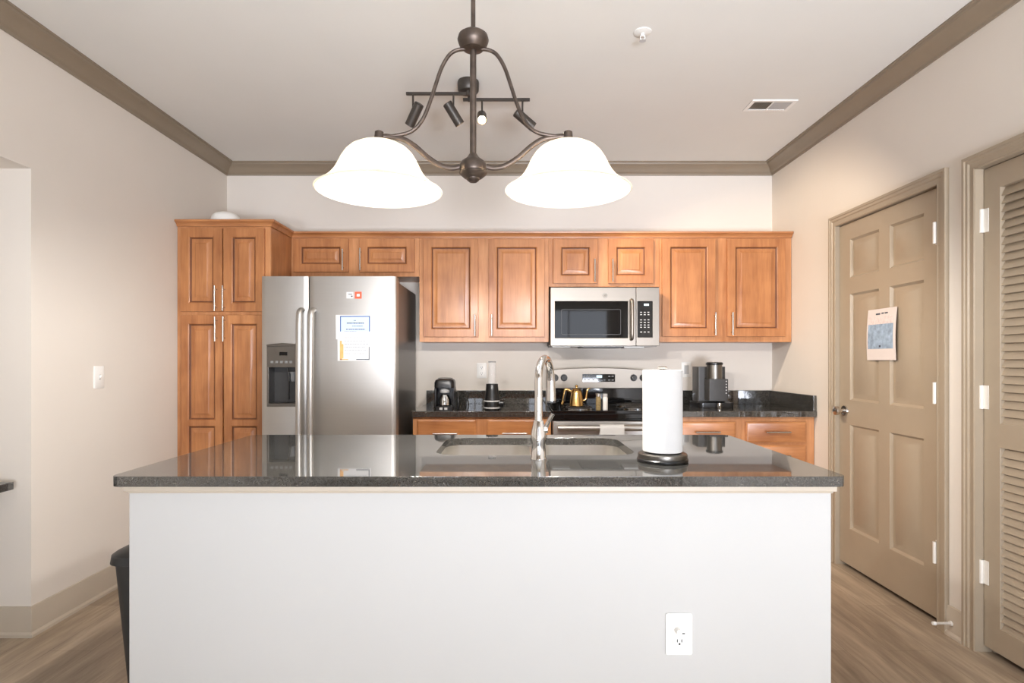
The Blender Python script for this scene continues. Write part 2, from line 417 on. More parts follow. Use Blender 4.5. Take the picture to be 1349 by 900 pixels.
# door 1: moulded six panel door
LY = 0.014                # face of the doors behind the wall plane
def zz(py, Y): return Z(py, Y)
b = B(RW); x0, x1 = -D1[1]+0.002, -D1[0]-0.002; z0, z1 = 0.028, DH-0.003
cols = [(x0+0.105, x0+0.105+0.265), (x1-0.115-0.250, x1-0.115)]
rows = [(1.735, 1.965), (1.010, 1.640), (0.245, 0.865)]
holes = [rect(c0, c1, r0, r1) for c0, c1 in cols for r0, r1 in rows]
b.plate(rect(x0, x1, z0, z1), holes, LY, LY+0.035, 'y')
for c0, c1 in cols:
    for r0, r1 in rows:
        o_ = (c0, c1, r0, r1)
        i1 = (c0+0.012, c1-0.012, r0+0.012, r1-0.012); i2 = (c0+0.028, c1-0.028, r0+0.028, r1-0.028); i3 = (c0+0.050, c1-0.050, r0+0.050, r1-0.050)
        rings = []
        for (q, yy) in ((o_, LY), (i1, LY+0.013), (i2, LY+0.013), (i3, LY+0.002)):
            rings.append([(q[0], yy, q[2]), (q[1], yy, q[2]), (q[1], yy, q[3]), (q[0], yy, q[3])])
        b.loft(rings, cap0=False)
door1 = obj('door_1', b, M['trim'], None); tag(door1, 'taupe six panel door on the right wall with a paper notice', 'door', None, 'structure')
def knob(parent, lx, z):
    b = B(RW); b.cyl((lx, LY-0.0005, z), (lx, LY-0.008, z), 0.032, 0.030, 24)
    b.cyl((lx, LY-0.008, z), (lx, LY-0.035, z), 0.011, 0.011, 16)
    m = Matrix.Translation((lx, LY-0.035, z)) @ Matrix.Rotation(PI/2, 4, 'X')
    b.lathe([(0.012,0),(0.024,0.006),(0.028,0.016),(0.026,0.026),(0.016,0.032),(0.0,0.033)], m=m, seg=24)
    obj('door_knob', b, M['nickel'], parent)
knob(door1, x0+0.055, Z(541, 3.43))
def hinges(parent, lx, zs, s, ly=None):
    ly = LY-0.008 if ly is None else ly
    for z in zs:
        b = B(RW)
        b.cyl((lx, ly, z-0.05), (lx, ly, z+0.05), 0.0085, None, 12)
        b.box(min(lx, lx+s*0.028), max(lx, lx+s*0.028), LY-0.003, LY+0.001, z-0.05, z+0.05)
        b.box(lx-0.003, lx+0.003, ly, LY+0.002, z-0.05, z+0.05)
        obj('hinge', b, M['hinge'], parent)
hinges(door1, x1-0.006, [Z(307,2.66), Z(518,2.66), Z(728,2.66)], -1, -0.014)

# door 2: louvred closet door
LY = 0.024
b = B(RW); x0, x1 = -D2[1]+0.002, -D2[0]-0.002
l0, l1 = x0+0.082, x1-0.082
oz = [(0.135, 0.885), (0.985, 1.965)]
b.plate(rect(x0, x1, 0.030, DH-0.003), [rect(l0, l1, a, c) for a, c in oz], LY, LY+0.034, 'y')
door2 = obj('door_2', b, M['trim'], None, 0.002); tag(door2, 'taupe louvred closet door at the right edge', 'door', None, 'structure')
for a, c in oz:
    b = B(RW)
    n = int(round((c-a)/0.0335)); st = (c-a)/n
    for k in range(n):
        zc = a+st*(k+0.5)
        vs = [(l0, LY+0.004, zc-0.020), (l0, LY+0.010, zc-0.022), (l0, LY+0.030, zc+0.018), (l0, LY+0.024, zc+0.020)]
        vs2 = [(l1, v[1], v[2]) for v in vs]
        b.loft([vs, vs2])
    obj('louver_slats', b, M['trim'], door2)
hinges(door2, x0-0.002, [Z(292,2.44), Z(523,2.44), Z(752,2.44)], 1)
LY = 0.014
# closet behind the doors, its unlit darkness put into near-black sheets
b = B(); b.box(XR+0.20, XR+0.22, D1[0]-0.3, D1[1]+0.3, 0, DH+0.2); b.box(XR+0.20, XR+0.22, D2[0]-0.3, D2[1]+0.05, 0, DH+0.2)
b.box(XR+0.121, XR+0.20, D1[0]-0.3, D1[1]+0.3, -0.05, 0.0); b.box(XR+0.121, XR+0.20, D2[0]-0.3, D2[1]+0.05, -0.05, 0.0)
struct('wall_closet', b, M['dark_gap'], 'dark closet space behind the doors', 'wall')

# ------------------------------------------------------------------ cabinets
def bar_pull(parent, x, z, y, length, vertical=True, m=None):
    b = B(); r = 0.0055; yo = y-0.030
    if vertical:
        b.cyl((x, yo, z-length/2), (x, yo, z+length/2), r, None, 12)
        for s in (-1, 1): b.cyl((x, yo, z+s*(length/2-0.022)), (x, y+0.001, z+s*(length/2-0.022)), 0.0042, None, 10)
    else:
        b.cyl((x-length/2, yo, z), (x+length/2, yo, z), r, None, 12)
        for s in (-1, 1): b.cyl((x+s*(length/2-0.022), yo, z), (x+s*(length/2-0.022), y+0.001, z), 0.0042, None, 10)
    return obj('handle', b, m or M['nickel'], parent)
def raised_door(name, parent, x0, x1, z0, z1, yf, panels=None, sw=0.064, t=0.020):
    """frame and raised panel door, front at yf"""
    b = B()
    if panels is None: panels = [(x0+sw, x1-sw, z0+sw, z1-sw)]
    e = 0.008
    b.plate(rect(x0, x1, z0, z1), [rect(p[0]-e, p[1]+e, p[2]-e, p[3]+e) for p in panels], yf, yf+t, 'y')
    for p in panels:
        i = lambda k: (p[0]+k, p[1]-k, p[2]+k, p[3]-k)
        f = min(0.027, (p[1]-p[0])*0.22, (p[3]-p[2])*0.22)
        rings = []
        for q, yy in ((i(-e), yf+0.0005), (i(-0.004), yf+0.003), (i(0), yf+0.012), (i(0.005), yf+0.0125), (i(0.006+f), yf+0.003), (i(0.008+f), yf+0.001)):
            rings.append([(q[0], yy, q[2]), (q[1], yy, q[2]), (q[1], yy, q[3]), (q[0], yy, q[3])])
        b.loft(rings, cap0=False)
        b.box(p[0]-e, p[1]+e, yf+0.014, yf+t-0.001, p[2]-e, p[3]+e)
    o = obj(name, b, M['wood'], parent, 0.0025)
    o.data.materials.append(M['groove_wood'])              # darker wood tone on the groove faces
    for pl_ in o.data.polygons:
        ym = pl_.center.y+root_of(o).location.y-yf
        ny = abs(pl_.normal.y)
        if (0.05 < ny < 0.75 and 0.005 < ym < 0.0127) or 0.0118 < ym < 0.0128: pl_.material_index = 1
    return o
def drawer_front(parent, x0, x1, z0, z1, yf, t=0.020):
    b = B()
    b.box(x0, x1, yf+0.006, yf+t, z0, z1)
    b.frustum((x0+0.002, x1-0.002, z0+0.002, z1-0.002), yf+0.0065, (x0+0.012, x1-0.012, z0+0.012, z1-0.012), yf, 'y')
    return obj('drawer', b, M['wood_x'], parent, 0.0015)
def cabinet(name, label, x0, x1, z0, z1, yf, doors, group, toe=False, drawers=(), yb=None, extra_frame=0.0):
    """doors: (x0,x1,z0,z1,handle_x,handle_z0,handle_z1,panels)"""
    yb = YB-0.002 if yb is None else yb
    t = thing(name, ((x0+x1)/2, yb, z0), label, 'cabinet', group)
    b = B()
    if toe:
        b.box(x0, x1, yf+0.019, yb, 0.10, z1); b.box(x0+0.002, x1-0.002, yf+0.075, yb, 0.0, 0.10)
    else: b.box(x0, x1, yf+0.019, yb, z0, z1)
    obj('body', b, M['wood'], t, 0.001)
    zf = 0.10 if toe else z0
    holes = [rect(d[0]+0.016, d[1]-0.016, d[2]+0.016, d[3]-0.016) for d in list(doors)+list(drawers)]
    b = B(); b.plate(rect(x0, x1, zf, z1), holes, yf, yf+0.0185, 'y')
    obj('face_frame', b, M['frame_wood'], t, 0.001)
    for d in doors:
        o = raised_door('door', t, *d[:4], yf-0.0205, d[7] if len(d) > 7 else None)
        if d[4] is not None: bar_pull(o, d[4], (d[5]+d[6])/2, yf-0.0205, d[6]-d[5])
    for d in drawers:
        o = drawer_front(t, *d[:4], yf-0.0205)
        if d[4] is not None: bar_pull(o, d[4], d[5], yf-0.0205, 0.16, False)
    return t

UY, UD = 4.045, 4.025           # upper cabinets: face frame, door front
ux = lambda px: X(px, UD)
uz = lambda py: Z(py, UD)
UT = 2.134
PY, PD = 3.70, 3.68             # pantry
px_ = lambda v: X(v, PD)
pz_ = lambda v: Z(v, PD)
PXR = X(356.5, PY)
pd = [(px_(237.5), px_(292.3), pz_(410.5), pz_(300.5)), (px_(294.2), px_(348.0), pz_(410.5), pz_(300.5))]
pl = [(px_(238.5), px_(292.8), 0.125, pz_(415.0)), (px_(295.0), px_(348.2), 0.125, pz_(415.0))]
def low_panels(d):
    return [(d[0]+0.055, d[1]-0.055, pz_(552), pz_(428)), (d[0]+0.055, d[1]-0.055, d[2]+0.07, pz_(563))]
cabinet('pantry_cabinet', 'tall brown wood pantry cabinet in the left corner beside the fridge', -2.170, PXR, 0.0, UT, PY,
        [(*pd[0], px_(285.5), pz_(410), pz_(377)), (*pd[1], px_(294.9+1.2), pz_(410), pz_(377)),
         (*pl[0], px_(286), pz_(450), pz_(418), low_panels(pl[0])), (*pl[1], px_(296.6), pz_(450), pz_(417.5), low_panels(pl[1]))],
        'brown wood kitchen cabinets', toe=True)
CB = uz(450.5)
def pair(l, r, y0, y1): return [(ux(l[0]), ux(l[1]), uz(y1), uz(y0)), (ux(r[0]), ux(r[1]), uz(y1), uz(y0))]
X1, X2, X3, X4 = X(552.6,UY), X(723,UY), X(868.5,UY), 1.995
p = pair((386,459), (473,546), 314.5, 358.5)
cabinet('wall_cabinet', 'short brown wood cabinet over the steel fridge', PXR+0.002, X1-0.001, Z(364.5,UY), UT, UY,
        [(*p[0], ux(452.5), uz(357), uz(329)), (*p[1], ux(475.5), uz(357), uz(328))], 'brown wood kitchen cabinets')
p = pair((557.6,630), (643.8,717.5), 315, 444)
cabinet('wall_cabinet', 'tall brown wood wall cabinet between fridge and microwave above the coffee maker', X1, X2-0.001, CB, UT, UY,
        [(*p[0], ux(626), uz(443), uz(415)), (*p[1], ux(648), uz(443), uz(415))], 'brown wood kitchen cabinets')
p = pair((728.5,787.5), (801.5,860.8), 315, 373.5)
cabinet('wall_cabinet', 'small brown wood cabinet directly above the microwave', X2, X3-0.001, Z(378,UY), UT, UY,
        [(*p[0], ux(783), uz(372), uz(342)), (*p[1], ux(806.5), uz(372), uz(342))], 'brown wood kitchen cabinets')
p = pair((872.5,942.5), (958.5,1035), 314.5, 443.5)
cabinet('wall_cabinet', 'tall brown wood wall cabinet at the right end against the right wall', X3, X4, CB, UT, UY,
        [(*p[0], ux(941), uz(442), uz(412)), (*p[1], ux(963.5), uz(442), uz(412))], 'brown wood kitchen cabinets')
# cabinet crown running round the pantry and along the uppers
KP = [(0.001,0.0),(0.010,0.0),(0.012,0.010),(0.026,0.024),(0.034,0.028),(0.036,0.040),(0.001,0.040)]
kz = 2.116
def kr(f): return [f(d, kz+z) for d, z in KP]
b = B(); UDC = UY
b.sweep([kr(lambda d,z: (-2.170, PY-d, z)), kr(lambda d,z: (PXR+d, PY-d, z)), kr(lambda d,z: (PXR+d, UDC-d, z)), kr(lambda d,z: (X4, UDC-d, z))])
tag(obj('cabinet_crown', b, M['wood_x'], None, 0.001), 'brown wood crown strip along the tops of all upper cabinets', 'molding')

# base cabinets
BY, BD = 3.74, 3.72
bx = lambda v: X(v, BD); bz = lambda v: Z(v, BD)
RX0, RX1 = 0.268, 1.026           # the stove
dz0, dz1 = 0.715, bz(552.5)
L0 = X(544, BY)
d = [(bx(549), bx(627.5), dz0, dz1), (bx(641.5), bx(707), dz0, dz1)]
cabinet('base_cabinet', 'brown wood base cabinet between the fridge and the stove', L0, RX0-0.004, 0.0, 0.875, BY,
        [(d[0][0], d[0][1], 0.13, 0.69, None, 0, 0), (d[1][0], d[1][1], 0.13, 0.69, None, 0, 0)], 'brown wood base cabinets', toe=True,
        drawers=[(*d[0], bx(587), bz(571)), (*d[1], bx(678), bz(570.5))])
SPL = X(976.5, BY)
dl = (bx(893), bx(970), dz0-0.02, bz(555.5))
cabinet('base_cabinet', 'brown wood base cabinet just right of the stove behind the paper towels', RX1+0.004, SPL-0.001, 0.0, 0.875, BY,
        [(dl[0], dl[1], 0.13, 0.67, None, 0, 0)], 'brown wood base cabinets', toe=True, drawers=[(*dl, bx(931), bz(569))])
d0, d1 = bx(983), bx(1063)
cabinet('base_cabinet', 'brown wood drawer cabinet at the right end of the back counter', SPL, 1.995, 0.0, 0.875, BY, [],
        'brown wood base cabinets', toe=True,
        drawers=[(d0, d1, bz(583.5), bz(555.5), (d0+d1)/2, bz(569)), (d0, d1, 0.44, bz(586.5), (d0+d1)/2, bz(600)), (d0, d1, 0.13, 0.42, (d0+d1)/2, 0.33)])

# back counters
CT, CY = 0.914, 3.705
def counter(label, x0, x1, side):
    b = B(); b.plate(rect(x0, x1, CY, YB-0.002), [], 0.8755, CT, 'z')
    t = obj('countertop', b, M['granite'], None, 0.003); tag(t, label, 'countertop', 'black granite counters on the back wall')
    b = B(); b.box(x0+0.002, x1-(0.022 if side else 0), YB-0.022, YB-0.003, CT+0.0002, CT+0.102)
    o = obj('backsplash', b, M['granite'], None, 0.002)
    tag(o, 'low black granite backsplash strip behind ' + ('the tall coffee machine' if side else 'the blender and drip coffee maker'), 'backsplash', 'granite backsplash strips')
    if side:
        b = B(); b.box(x1-0.021, x1-0.001, CY+0.004, YB-0.003, CT+0.0002, CT+0.102); o = obj('backsplash', b, M['granite'], None, 0.002)
        tag(o, 'low black granite splash strip along the right wall at the counter end', 'backsplash', 'granite backsplash strips')
counter('black granite counter between the fridge and the stove', X(542.5,CY), RX0-0.003, False)
counter('black granite counter right of the stove running to the right wall', RX1+0.003, 1.995, True)

# ------------------------------------------------------------------ refrigerator
FY = 3.48
fx = lambda v: X(v, FY); fz = lambda v: Z(v, FY)
f0, f1, fm = fx(344), fx(521.5), fx(406.5)
t = thing('refrigerator', ((f0+f1)/2, 4.25, 0), 'stainless steel side by side fridge with water dispenser between pantry and counter', 'refrigerator')
b = B(); b.box(f0+0.004, f1-0.002, FY+0.095, 4.22, 0.02, Z(387,4.2)-0.003); obj('case', b, M['case'], t, 0.004)
b = B(); b.box(f0+0.02, f1-0.02, FY+0.05, FY+0.0945, 0.0, 0.085); obj('base_grille', b, M['black'], t, 0.003)
ft = fz(364)
dx0, dx1, dzb, dzt = fx(353.5), fx(391.5), fz(534), fz(456)
def door_slab(x0, x1, hole=None):
    b = B()
    out = [(x0, FY+0.085), (x0, FY+0.012), (x0+0.012, FY+0.003), (x0+0.03, FY), (x1-0.03, FY), (x1-0.012, FY+0.003), (x1, FY+0.012), (x1, FY+0.085)]
    if hole is None: b.plate(out, [], 0.09, ft, 'z')
    else:
        h0, h1, k0, k1 = hole
        b.plate(out, [], 0.09, k0, 'z'); b.plate(out, [], k1, ft, 'z')
        b.plate([(x0, FY+0.085), (x0, FY+0.012), (x0+0.012, FY+0.003), (x0+0.03, FY), (h0, FY), (h0, FY+0.085)], [], k0, k1, 'z')
        b.plate([(h1, FY+0.085), (h1, FY), (x1-0.03, FY), (x1-0.012, FY+0.003), (x1, FY+0.012), (x1, FY+0.085)], [], k0, k1, 'z')
    return b
dl_ = obj('door', door_slab(f0, fm-0.003, (dx0, dx1, dzb, dzt)), M['steel'], t)
dr_ = obj('door', door_slab(fm+0.003, f1), M['steel'], t)
def fridge_handle(parent, x, tilt):
    b = B(); y = FY-0.055; zt = fz(413)+0.02; zb = 0.55
    pts = smooth([(x, FY-0.004, zt), (x, FY-0.035, zt-0.006), (x, y, zt-0.05), (x, y-0.008, zt-0.3), (x, y-0.010, (zt+zb)/2), (x, y-0.008, zb+0.3), (x, y, zb+0.05), (x, FY-0.035, zb+0.006), (x, FY-0.004, zb)], 6)
    b.tube(pts, 0.0185, 16, 0.8); obj('handle', b, M['steel'], parent)
fridge_handle(dl_, fx(398.5), 0); fridge_handle(dr_, fx(413.5), 0)
# dispenser: bezel, display panel, recess, paddle, tray
b = B()
b.plate(rect(dx0-0.006, dx1+0.006, dzb-0.008, dzt), [rect(dx0+0.006, dx1-0.004, dzb+0.012, fz(484))], FY-0.010, FY+0.012, 'y')
b.plate([(dx0-0.006, dzt), (dx1+0.006, dzt), (dx1+0.006, dzt+0.012), ((dx0+dx1)/2, dzt+0.018), (dx0-0.006, dzt+0.009)], [], FY-0.014, FY+0.002, 'y')
disp = obj('dispenser', b, M['steel_dark'], t, 0.002)
b = B(); b.box(dx0, dx1, FY+0.080, FY+0.084, dzb, dzt); b.box(dx0, dx0+0.004, FY+0.01, FY+0.08, dzb, fz(484)); b.box(dx1-0.004, dx1, FY+0.01, FY+0.08, dzb, fz(484))
b.box(dx0, dx1, FY+0.012, FY+0.08, fz(484), fz(482)); b.box(dx0, dx1, FY+0.012, FY+0.08, dzb, dzb+0.012)
obj('recess', b, M['charcoal'], disp)
b = B(); b.box(fx(369), fx(379.5), FY-0.012, FY-0.0102, fz(468.5), fz(463.8)); obj('display', b, M['black_gloss'], disp)
for k in range(5):
    b = B(); b.box(fx(357.5+k*6.2), fx(361+k*6.2), FY-0.0115, FY-0.0102, fz(478.5), fz(475.5)); obj('button', b, M['grey'], disp)
b = B(); b.tube(smooth([(fx(377), FY+0.03, fz(485)), (fx(378), FY+0.035, fz(500)), (fx(377), FY+0.05, fz(527))], 6), 0.010, 10, 0.4)
obj('paddle', b, M['chrome'], disp)
b = B(); b.lathe([(0.0,0),(0.012,0.0),(0.017,0.015),(0.017,0.045),(0.022,0.06)], ((fx(383)), FY+0.045, fz(503)), 16); obj('spout', b, M['grey'], disp)
for xx in (f0+0.06, f1-0.06):
    b = B(); b.box(xx-0.045, xx+0.045, FY+0.097, FY+0.2, Z(387,4.2)-0.002, Z(387,4.2)+0.018)
    obj('hinge_cover', b, M['grey'], t, 0.004)

# papers on the fridge
def sheet(x0, x1, z0, z1, y, curl=0.0):
    b = B(); n = 8; th = 0.0006
    fr = []; bk = []
    rings = []
    for i in range(n+1):
        v = i/n; z = z0+(z1-z0)*v
        yy = y-curl*(1-v)**2
        rings.append([(x0, yy, z), (x1, yy, z), (x1, yy+th, z), (x0, yy+th, z)])
    b.loft(rings); return b
py = FY-0.0012
t = thing('paper_notice', (fx(466), py, fz(445)), 'white notice with a blue border on the right fridge door', 'paper')
obj('sheet', sheet(fx(442.5), fx(490.5), fz(447), fz(415), py), M['paper'], t)
b = B(); q = py-0.0004
a0, a1, c0, c1 = fx(448), fx(487.5), fz(446.5), fz(416.3)
b.box(a0, a1, q-0.0002, q, c1-0.006, c1); b.box(a0, a0+0.006, q-0.0002, q, c0, c1); b.box(a1-0.006, a1, q-0.0002, q, c0, c1)
obj('border', b, M['blue_print'], t)
b = B(); b.box(a0+0.0062, a1-0.0062, q-0.0001, q, c0, c1-0.0062); obj('tint', b, M['pale_print'], t)
b = B(); r = random.Random(3)
for (xa, xb, yy, hh) in ((466,469,422.3,1.0), (457,479.5,425.8,1.4), (464,478,429.8,0.8), (456,481,434,1.1), (454,470,437,0.9)):
    x = fx(xa)
    while x < fx(xb):
        w = r.uniform(0.004, 0.012); b.box(x, min(x+w, fx(xb)), q-0.0005, q-0.0003, fz(yy+hh/2), fz(yy-hh/2)); x += w+0.002
obj('print', b, M['dark_print'], t)
py2 = FY-0.0034
t = thing('paper_notice', (fx(466), py2, fz(473)), 'pale notice with orange edges overlapping below the blue bordered one on the fridge', 'paper')
obj('sheet', sheet(fx(445), fx(489), fz(475.5), fz(437), py2), M['paper'], t)
b = B(); q = py2-0.0004
a0, a1, c0, c1 = fx(448), fx(487), fz(474.3), fz(449)
b.box(a0, a0+0.012, q-0.0002, q, c0, c1); b.box(a0, fx(459), q-0.0002, q, c0, c0+0.006)
b.frustum((a0+0.012, a0+0.022, c0+0.01, c1-0.02), q, (a0+0.012, a0+0.02, c0+0.012, c1-0.025), q-0.0002, 'y')
obj('orange_border', b, M['orange_print'], t)
b = B(); b.box(a1-0.005, a1, q-0.0002, q, c0, fz(457)); b.box(fx(469.5), a1, q-0.0002, q, c0, c0+0.006)
obj('dark_border', b, M['dark_print'], t)
b = B()
for k in range(6):
    yy = 445+k*4.2; x = fx(454)
    while x < fx(484-2*(k % 2)):
        w = r.uniform(0.006, 0.016); b.box(x, x+w, q-0.0002, q, fz(yy+0.45), fz(yy-0.45)); x += w+0.003
obj('print', b, M['grey_print'], t)
# two little stickers
t = obj('sticker', sheet(fx(456.5), fx(465.5), fz(393.3), fz(384.8), py), M['paper']); tag(t, 'small white sticker high on the right fridge door beside the red one', 'sticker')
b = B(); b.box(fx(459), fx(464), py-0.0005, py-0.0003, fz(388.2), fz(387.3)); b.box(fx(462.5), fx(464.6), py-0.0005, py-0.0003, fz(391.3), fz(389.6)); obj('print', b, M['dark_print'], t)
t = obj('sticker', sheet(fx(467.5), fx(476.5), fz(393.6), fz(384.4), py), M['red_print']); tag(t, 'small red square sticker with pale centre high on the right fridge door', 'sticker')
b = B(); b.box(fx(470), fx(474), py-0.0005, py-0.0003, fz(390.7), fz(387.3)); obj('print', b, M['paper'], t)

# ------------------------------------------------------------------ microwave
MY = 3.94
mx = lambda v: X(v, MY); mz = lambda v: Z(v, MY)
m0, m1, mb, mt = mx(725.3), mx(868.6), mz(456.5), mz(378.6)
t = thing('microwave', ((m0+m1)/2, 4.2, mb), 'stainless over the range microwave with black glass door above the stove', 'microwave')
b = B(); b.box(m0+0.002, m1-0.002, MY+0.045, YB-0.003, mb+0.012, mt-0.002); obj('case', b, M['charcoal'], t, 0.002)
xs_ = mx(838)
b = B(); b.plate(rect(m0, xs_-0.001, mb+0.004, mt), [rect(mx(731), mx(827.3), mz(445.3), mz(397))], MY, MY+0.044, 'y'); dm = obj('door', b, M['steel_warm'], t, 0.003)
b = B(); b.box(mx(731)+0.0005, mx(827.3)-0.0005, MY+0.003, MY+0.03, mz(445.3)+0.0005, mz(397)-0.0005); obj('door_glass', b, M['black_gloss'], dm)
b = B(); b.plate(rrect(mx(739.5), mx(818), mz(441), mz(407.5), 0.01), [rrect(mx(739.5)+0.003, mx(818)-0.003, mz(441)+0.003, mz(407.5)-0.003, 0.008)], MY+0.0022, MY+0.0035, 'y'); obj('window_edge', b, M['charcoal'], dm)
b = B(); hx = mx(831.5)
b.tube(smooth([(hx, MY+0.001, mz(395.5)), (hx, MY-0.03, mz(397.5)), (hx, MY-0.038, mz(408)), (hx, MY-0.04, mz(421)), (hx, MY-0.038, mz(434)), (hx, MY-0.03, mz(445)), (hx, MY+0.001, mz(447))], 6), 0.012, 14, 1.0)
obj('handle', b, M['steel_warm'], dm)
b = B(); c = Vector((mx(797), MY, mz(389.5)))
b.plate([(c.x+0.017*math.cos(a*PI/16), c.z+0.017*math.sin(a*PI/16)) for a in range(32)], [[(c.x+0.0145*math.cos(a*PI/16), c.z+0.0145*math.sin(a*PI/16)) for a in range(32)]], MY-0.002, MY+0.001, 'y')
for s in (-1, 1):
    b.tube(smooth([(c.x+s*0.009, MY-0.0008, c.z+0.006), (c.x+s*0.003, MY-0.0008, c.z+0.008), (c.x+s*0.001, MY-0.0008, c.z-0.003), (c.x+s*0.006, MY-0.0008, c.z-0.008), (c.x+s*0.010, MY-0.0008, c.z-0.002), (c.x+s*0.004, MY-0.0008, c.z)], 4), 0.0012, 6)
obj('logo', b, M['steel_dark'], dm)
b = B(); b.plate(rect(xs_+0.001, m1, mb+0.004, mt), [rect(mx(839.8), mx(859.8), mz(444.5), mz(397))], MY, MY+0.044, 'y'); cp = obj('control_panel', b, M['steel_warm'], t, 0.003)
b = B(); b.box(mx(839.8)+0.0005, mx(859.8)-0.0005, MY+0.002, MY+0.03, mz(444.5)+0.0005, mz(397)-0.0005); kp = obj('keypad', b, M['black_gloss'], t)
b = B(); b.box(mx(848.5), mx(854.8), MY+0.0012, MY+0.0022, mz(402.8), mz(400.2)); obj('display', b, M['display'], kp)
for rr, yy in enumerate((411.5, 414.6, 421.5, 424.8, 428.2, 431.3, 437.5)):
    for cc in range(3):
        x = mx(844.6+cc*4.9); b = B(); b.box(x-0.006, x+0.006, MY+0.0012, MY+0.0022, mz(yy+0.55), mz(yy-0.55))
        obj('key', b, M['lightgrey'], kp)
b = B(); b.box(m0+0.01, m1-0.01, MY+0.03, YB-0.003, mb, mb+0.0115); bt = obj('underside', b, M['steel_dark'], t)
b = B(); b.box(mx(768), mx(821), MY+0.02, MY+0.30, mb-0.009, mb-0.0002); obj('vent_grille', b, M['black'], t, 0.002)
b = B(); b.box(mx(823), mx(850), MY+0.02, MY+0.16, mb-0.012, mb-0.0002); obj('lamp_cover', b, M['lightgrey'], t, 0.004)
b = B(); b.box(mx(728), mx(752), MY+0.02, MY+0.10, mb-0.008, mb-0.0002); obj('lamp_cover', b, M['lightgrey'], t, 0.004)

# ------------------------------------------------------------------ stove
SY = 3.665
sx = lambda v, Y=SY: X(v, Y)
t = thing('stove', (0.647, 4.2, 0), 'black and stainless electric coil stove set in the back counter', 'stove')
b = B(); b.box(RX0, RX1, SY+0.05, YB-0.01, 0.06, 0.90); b.box(RX0+0.03, RX1-0.03, SY+0.09, YB-0.05, 0.0, 0.06); obj('body', b, M['black'], t, 0.003)
b = B(); b.plate(rrect(RX0, RX1, SY+0.012, YB-0.05, 0.012, 3), [], 0.9005, 0.920, 'z'); ck = obj('cooktop', b, M['black_gloss'], t, 0.004)
burners = [(0.455, 3.85, 0.098), (0.845, 3.85, 0.082), (0.455, 4.09, 0.082), (0.845, 4.09, 0.098)]
for (cx, cy, r) in burners:
    b = B(); b.lathe([(r*0.25,0.0005),(r*0.95,0.0005),(r+0.012,0.005),(r+0.016,0.005),(r+0.016,0.002),(r+0.014,0.0008)], (cx, cy, 0.9205), 40, cap0=True, cap1=False)
    bn = obj('burner', b, M['chrome'], t)
    b = B(); pts = []
    turns = 4.2; N_ = 130
    for k in range(N_+1):
        a = 2*PI*turns*k/N_; rr = r*0.18+(r*0.95-r*0.18)*k/N_
        pts.append((cx+rr*math.cos(a), cy+rr*math.sin(a), 0.9305))
    b.tube(pts, 0.0042, 8); obj('coil', b, M['coil'], bn)
b = B(); b.box(RX0+0.004, RX1-0.004, SY+0.004, SY+0.049, 0.868, 0.9); b.box(RX0+0.004, RX1-0.004, SY+0.02, SY+0.049, 0.856, 0.868); obj('front_trim', b, M['black_gloss'], t, 0.003)
# oven door
oz1, oz0 = 0.852, 0.205
b = B(); b.plate(rect(RX0+0.004, RX1-0.004, oz0, oz1), [rect(RX0+0.11, RX1-0.11, oz0+0.14, 0.735)], SY, SY+0.0495, 'y'); od = obj('oven_door', b, M['steel'], t, 0.004)
b = B(); b.box(RX0+0.1105, RX1-0.1105, SY+0.002, SY+0.03, oz0+0.1405, 0.7345); obj('oven_window', b, M['black_gloss'], od)
hz = Z(564, SY-0.045)
b = B(); b.cyl((RX0+0.03, SY-0.045, hz), (RX1-0.03, SY-0.045, hz), 0.020, None, 24)
for xx in (RX0+0.05, RX1-0.05): b.box(xx-0.018, xx+0.018, SY-0.04, SY+0.001, hz-0.012, hz+0.012)
obj('oven_handle', b, M['steel'], od, 0.002)
b = B(); b.box(RX0+0.004, RX1-0.004, SY+0.005, SY+0.0495, 0.065, 0.195); obj('drawer', b, M['steel_warm'], t, 0.004)
# backguard with arched top
GY = 4.235
gx = lambda v: X(v, GY); gz = lambda v: Z(v, GY)
zt0, zt1, zb_ = gz(488), gz(484.6), gz(511.8)
arch = [(RX0+(RX1-RX0)*k/24, zt0+(zt1-zt0)*(1-((k-12)/12)**2)) for k in range(25)]
b = B(); b.plate([(RX0, zb_), ]+arch+[(RX1, zb_)], [], GY, GY+0.085, 'y'); bgd = obj('backguard', b, M['steel_warm'], t, 0.004)
b = B(); b.box(RX0+0.002, RX1-0.002, GY+0.02, GY+0.084, 0.9205, zb_-0.0005); obj('backguard_base', b, M['black_gloss'], t, 0.002)
b = B(); b.box(gx(767.3), gx(810.3), GY-0.003, GY+0.001, gz(503.2), gz(493)); dp = obj('control_display', b, M['black_gloss'], t, 0.001)
b = B(); b.box(gx(785.7), gx(793), GY-0.0042, GY-0.0032, gz(497.6), gz(494.6)); obj('clock', b, M['display'], dp)
for yy, xs2 in ((496, (770.5, 775.5, 802.5, 807)), (500.7, (770.5, 775.5, 781.5, 789, 796, 802.5, 807))):
    for v in xs2:
        b = B(); b.box(gx(v)-0.008, gx(v)+0.008, GY-0.0042, GY-0.0032, gz(yy+0.7), gz(yy-0.7)); obj('button', b, M['grey'], dp)
for v in (731.2, 743, 834.8, 847):
    b = B(); c = (gx(v), GY, gz(497.8))
    b.cyl((c[0], GY-0.0005, c[2]), (c[0], GY-0.004, c[2]), 0.026, 0.025, 24)
    b.cyl((c[0], GY-0.004, c[2]), (c[0], GY-0.026, c[2]), 0.021, 0.018, 24)
    b.box(c[0]-0.004, c[0]+0.004, GY-0.032, GY-0.024, c[2]-0.017, c[2]+0.017)
    obj('knob', b, M['charcoal'], bgd)
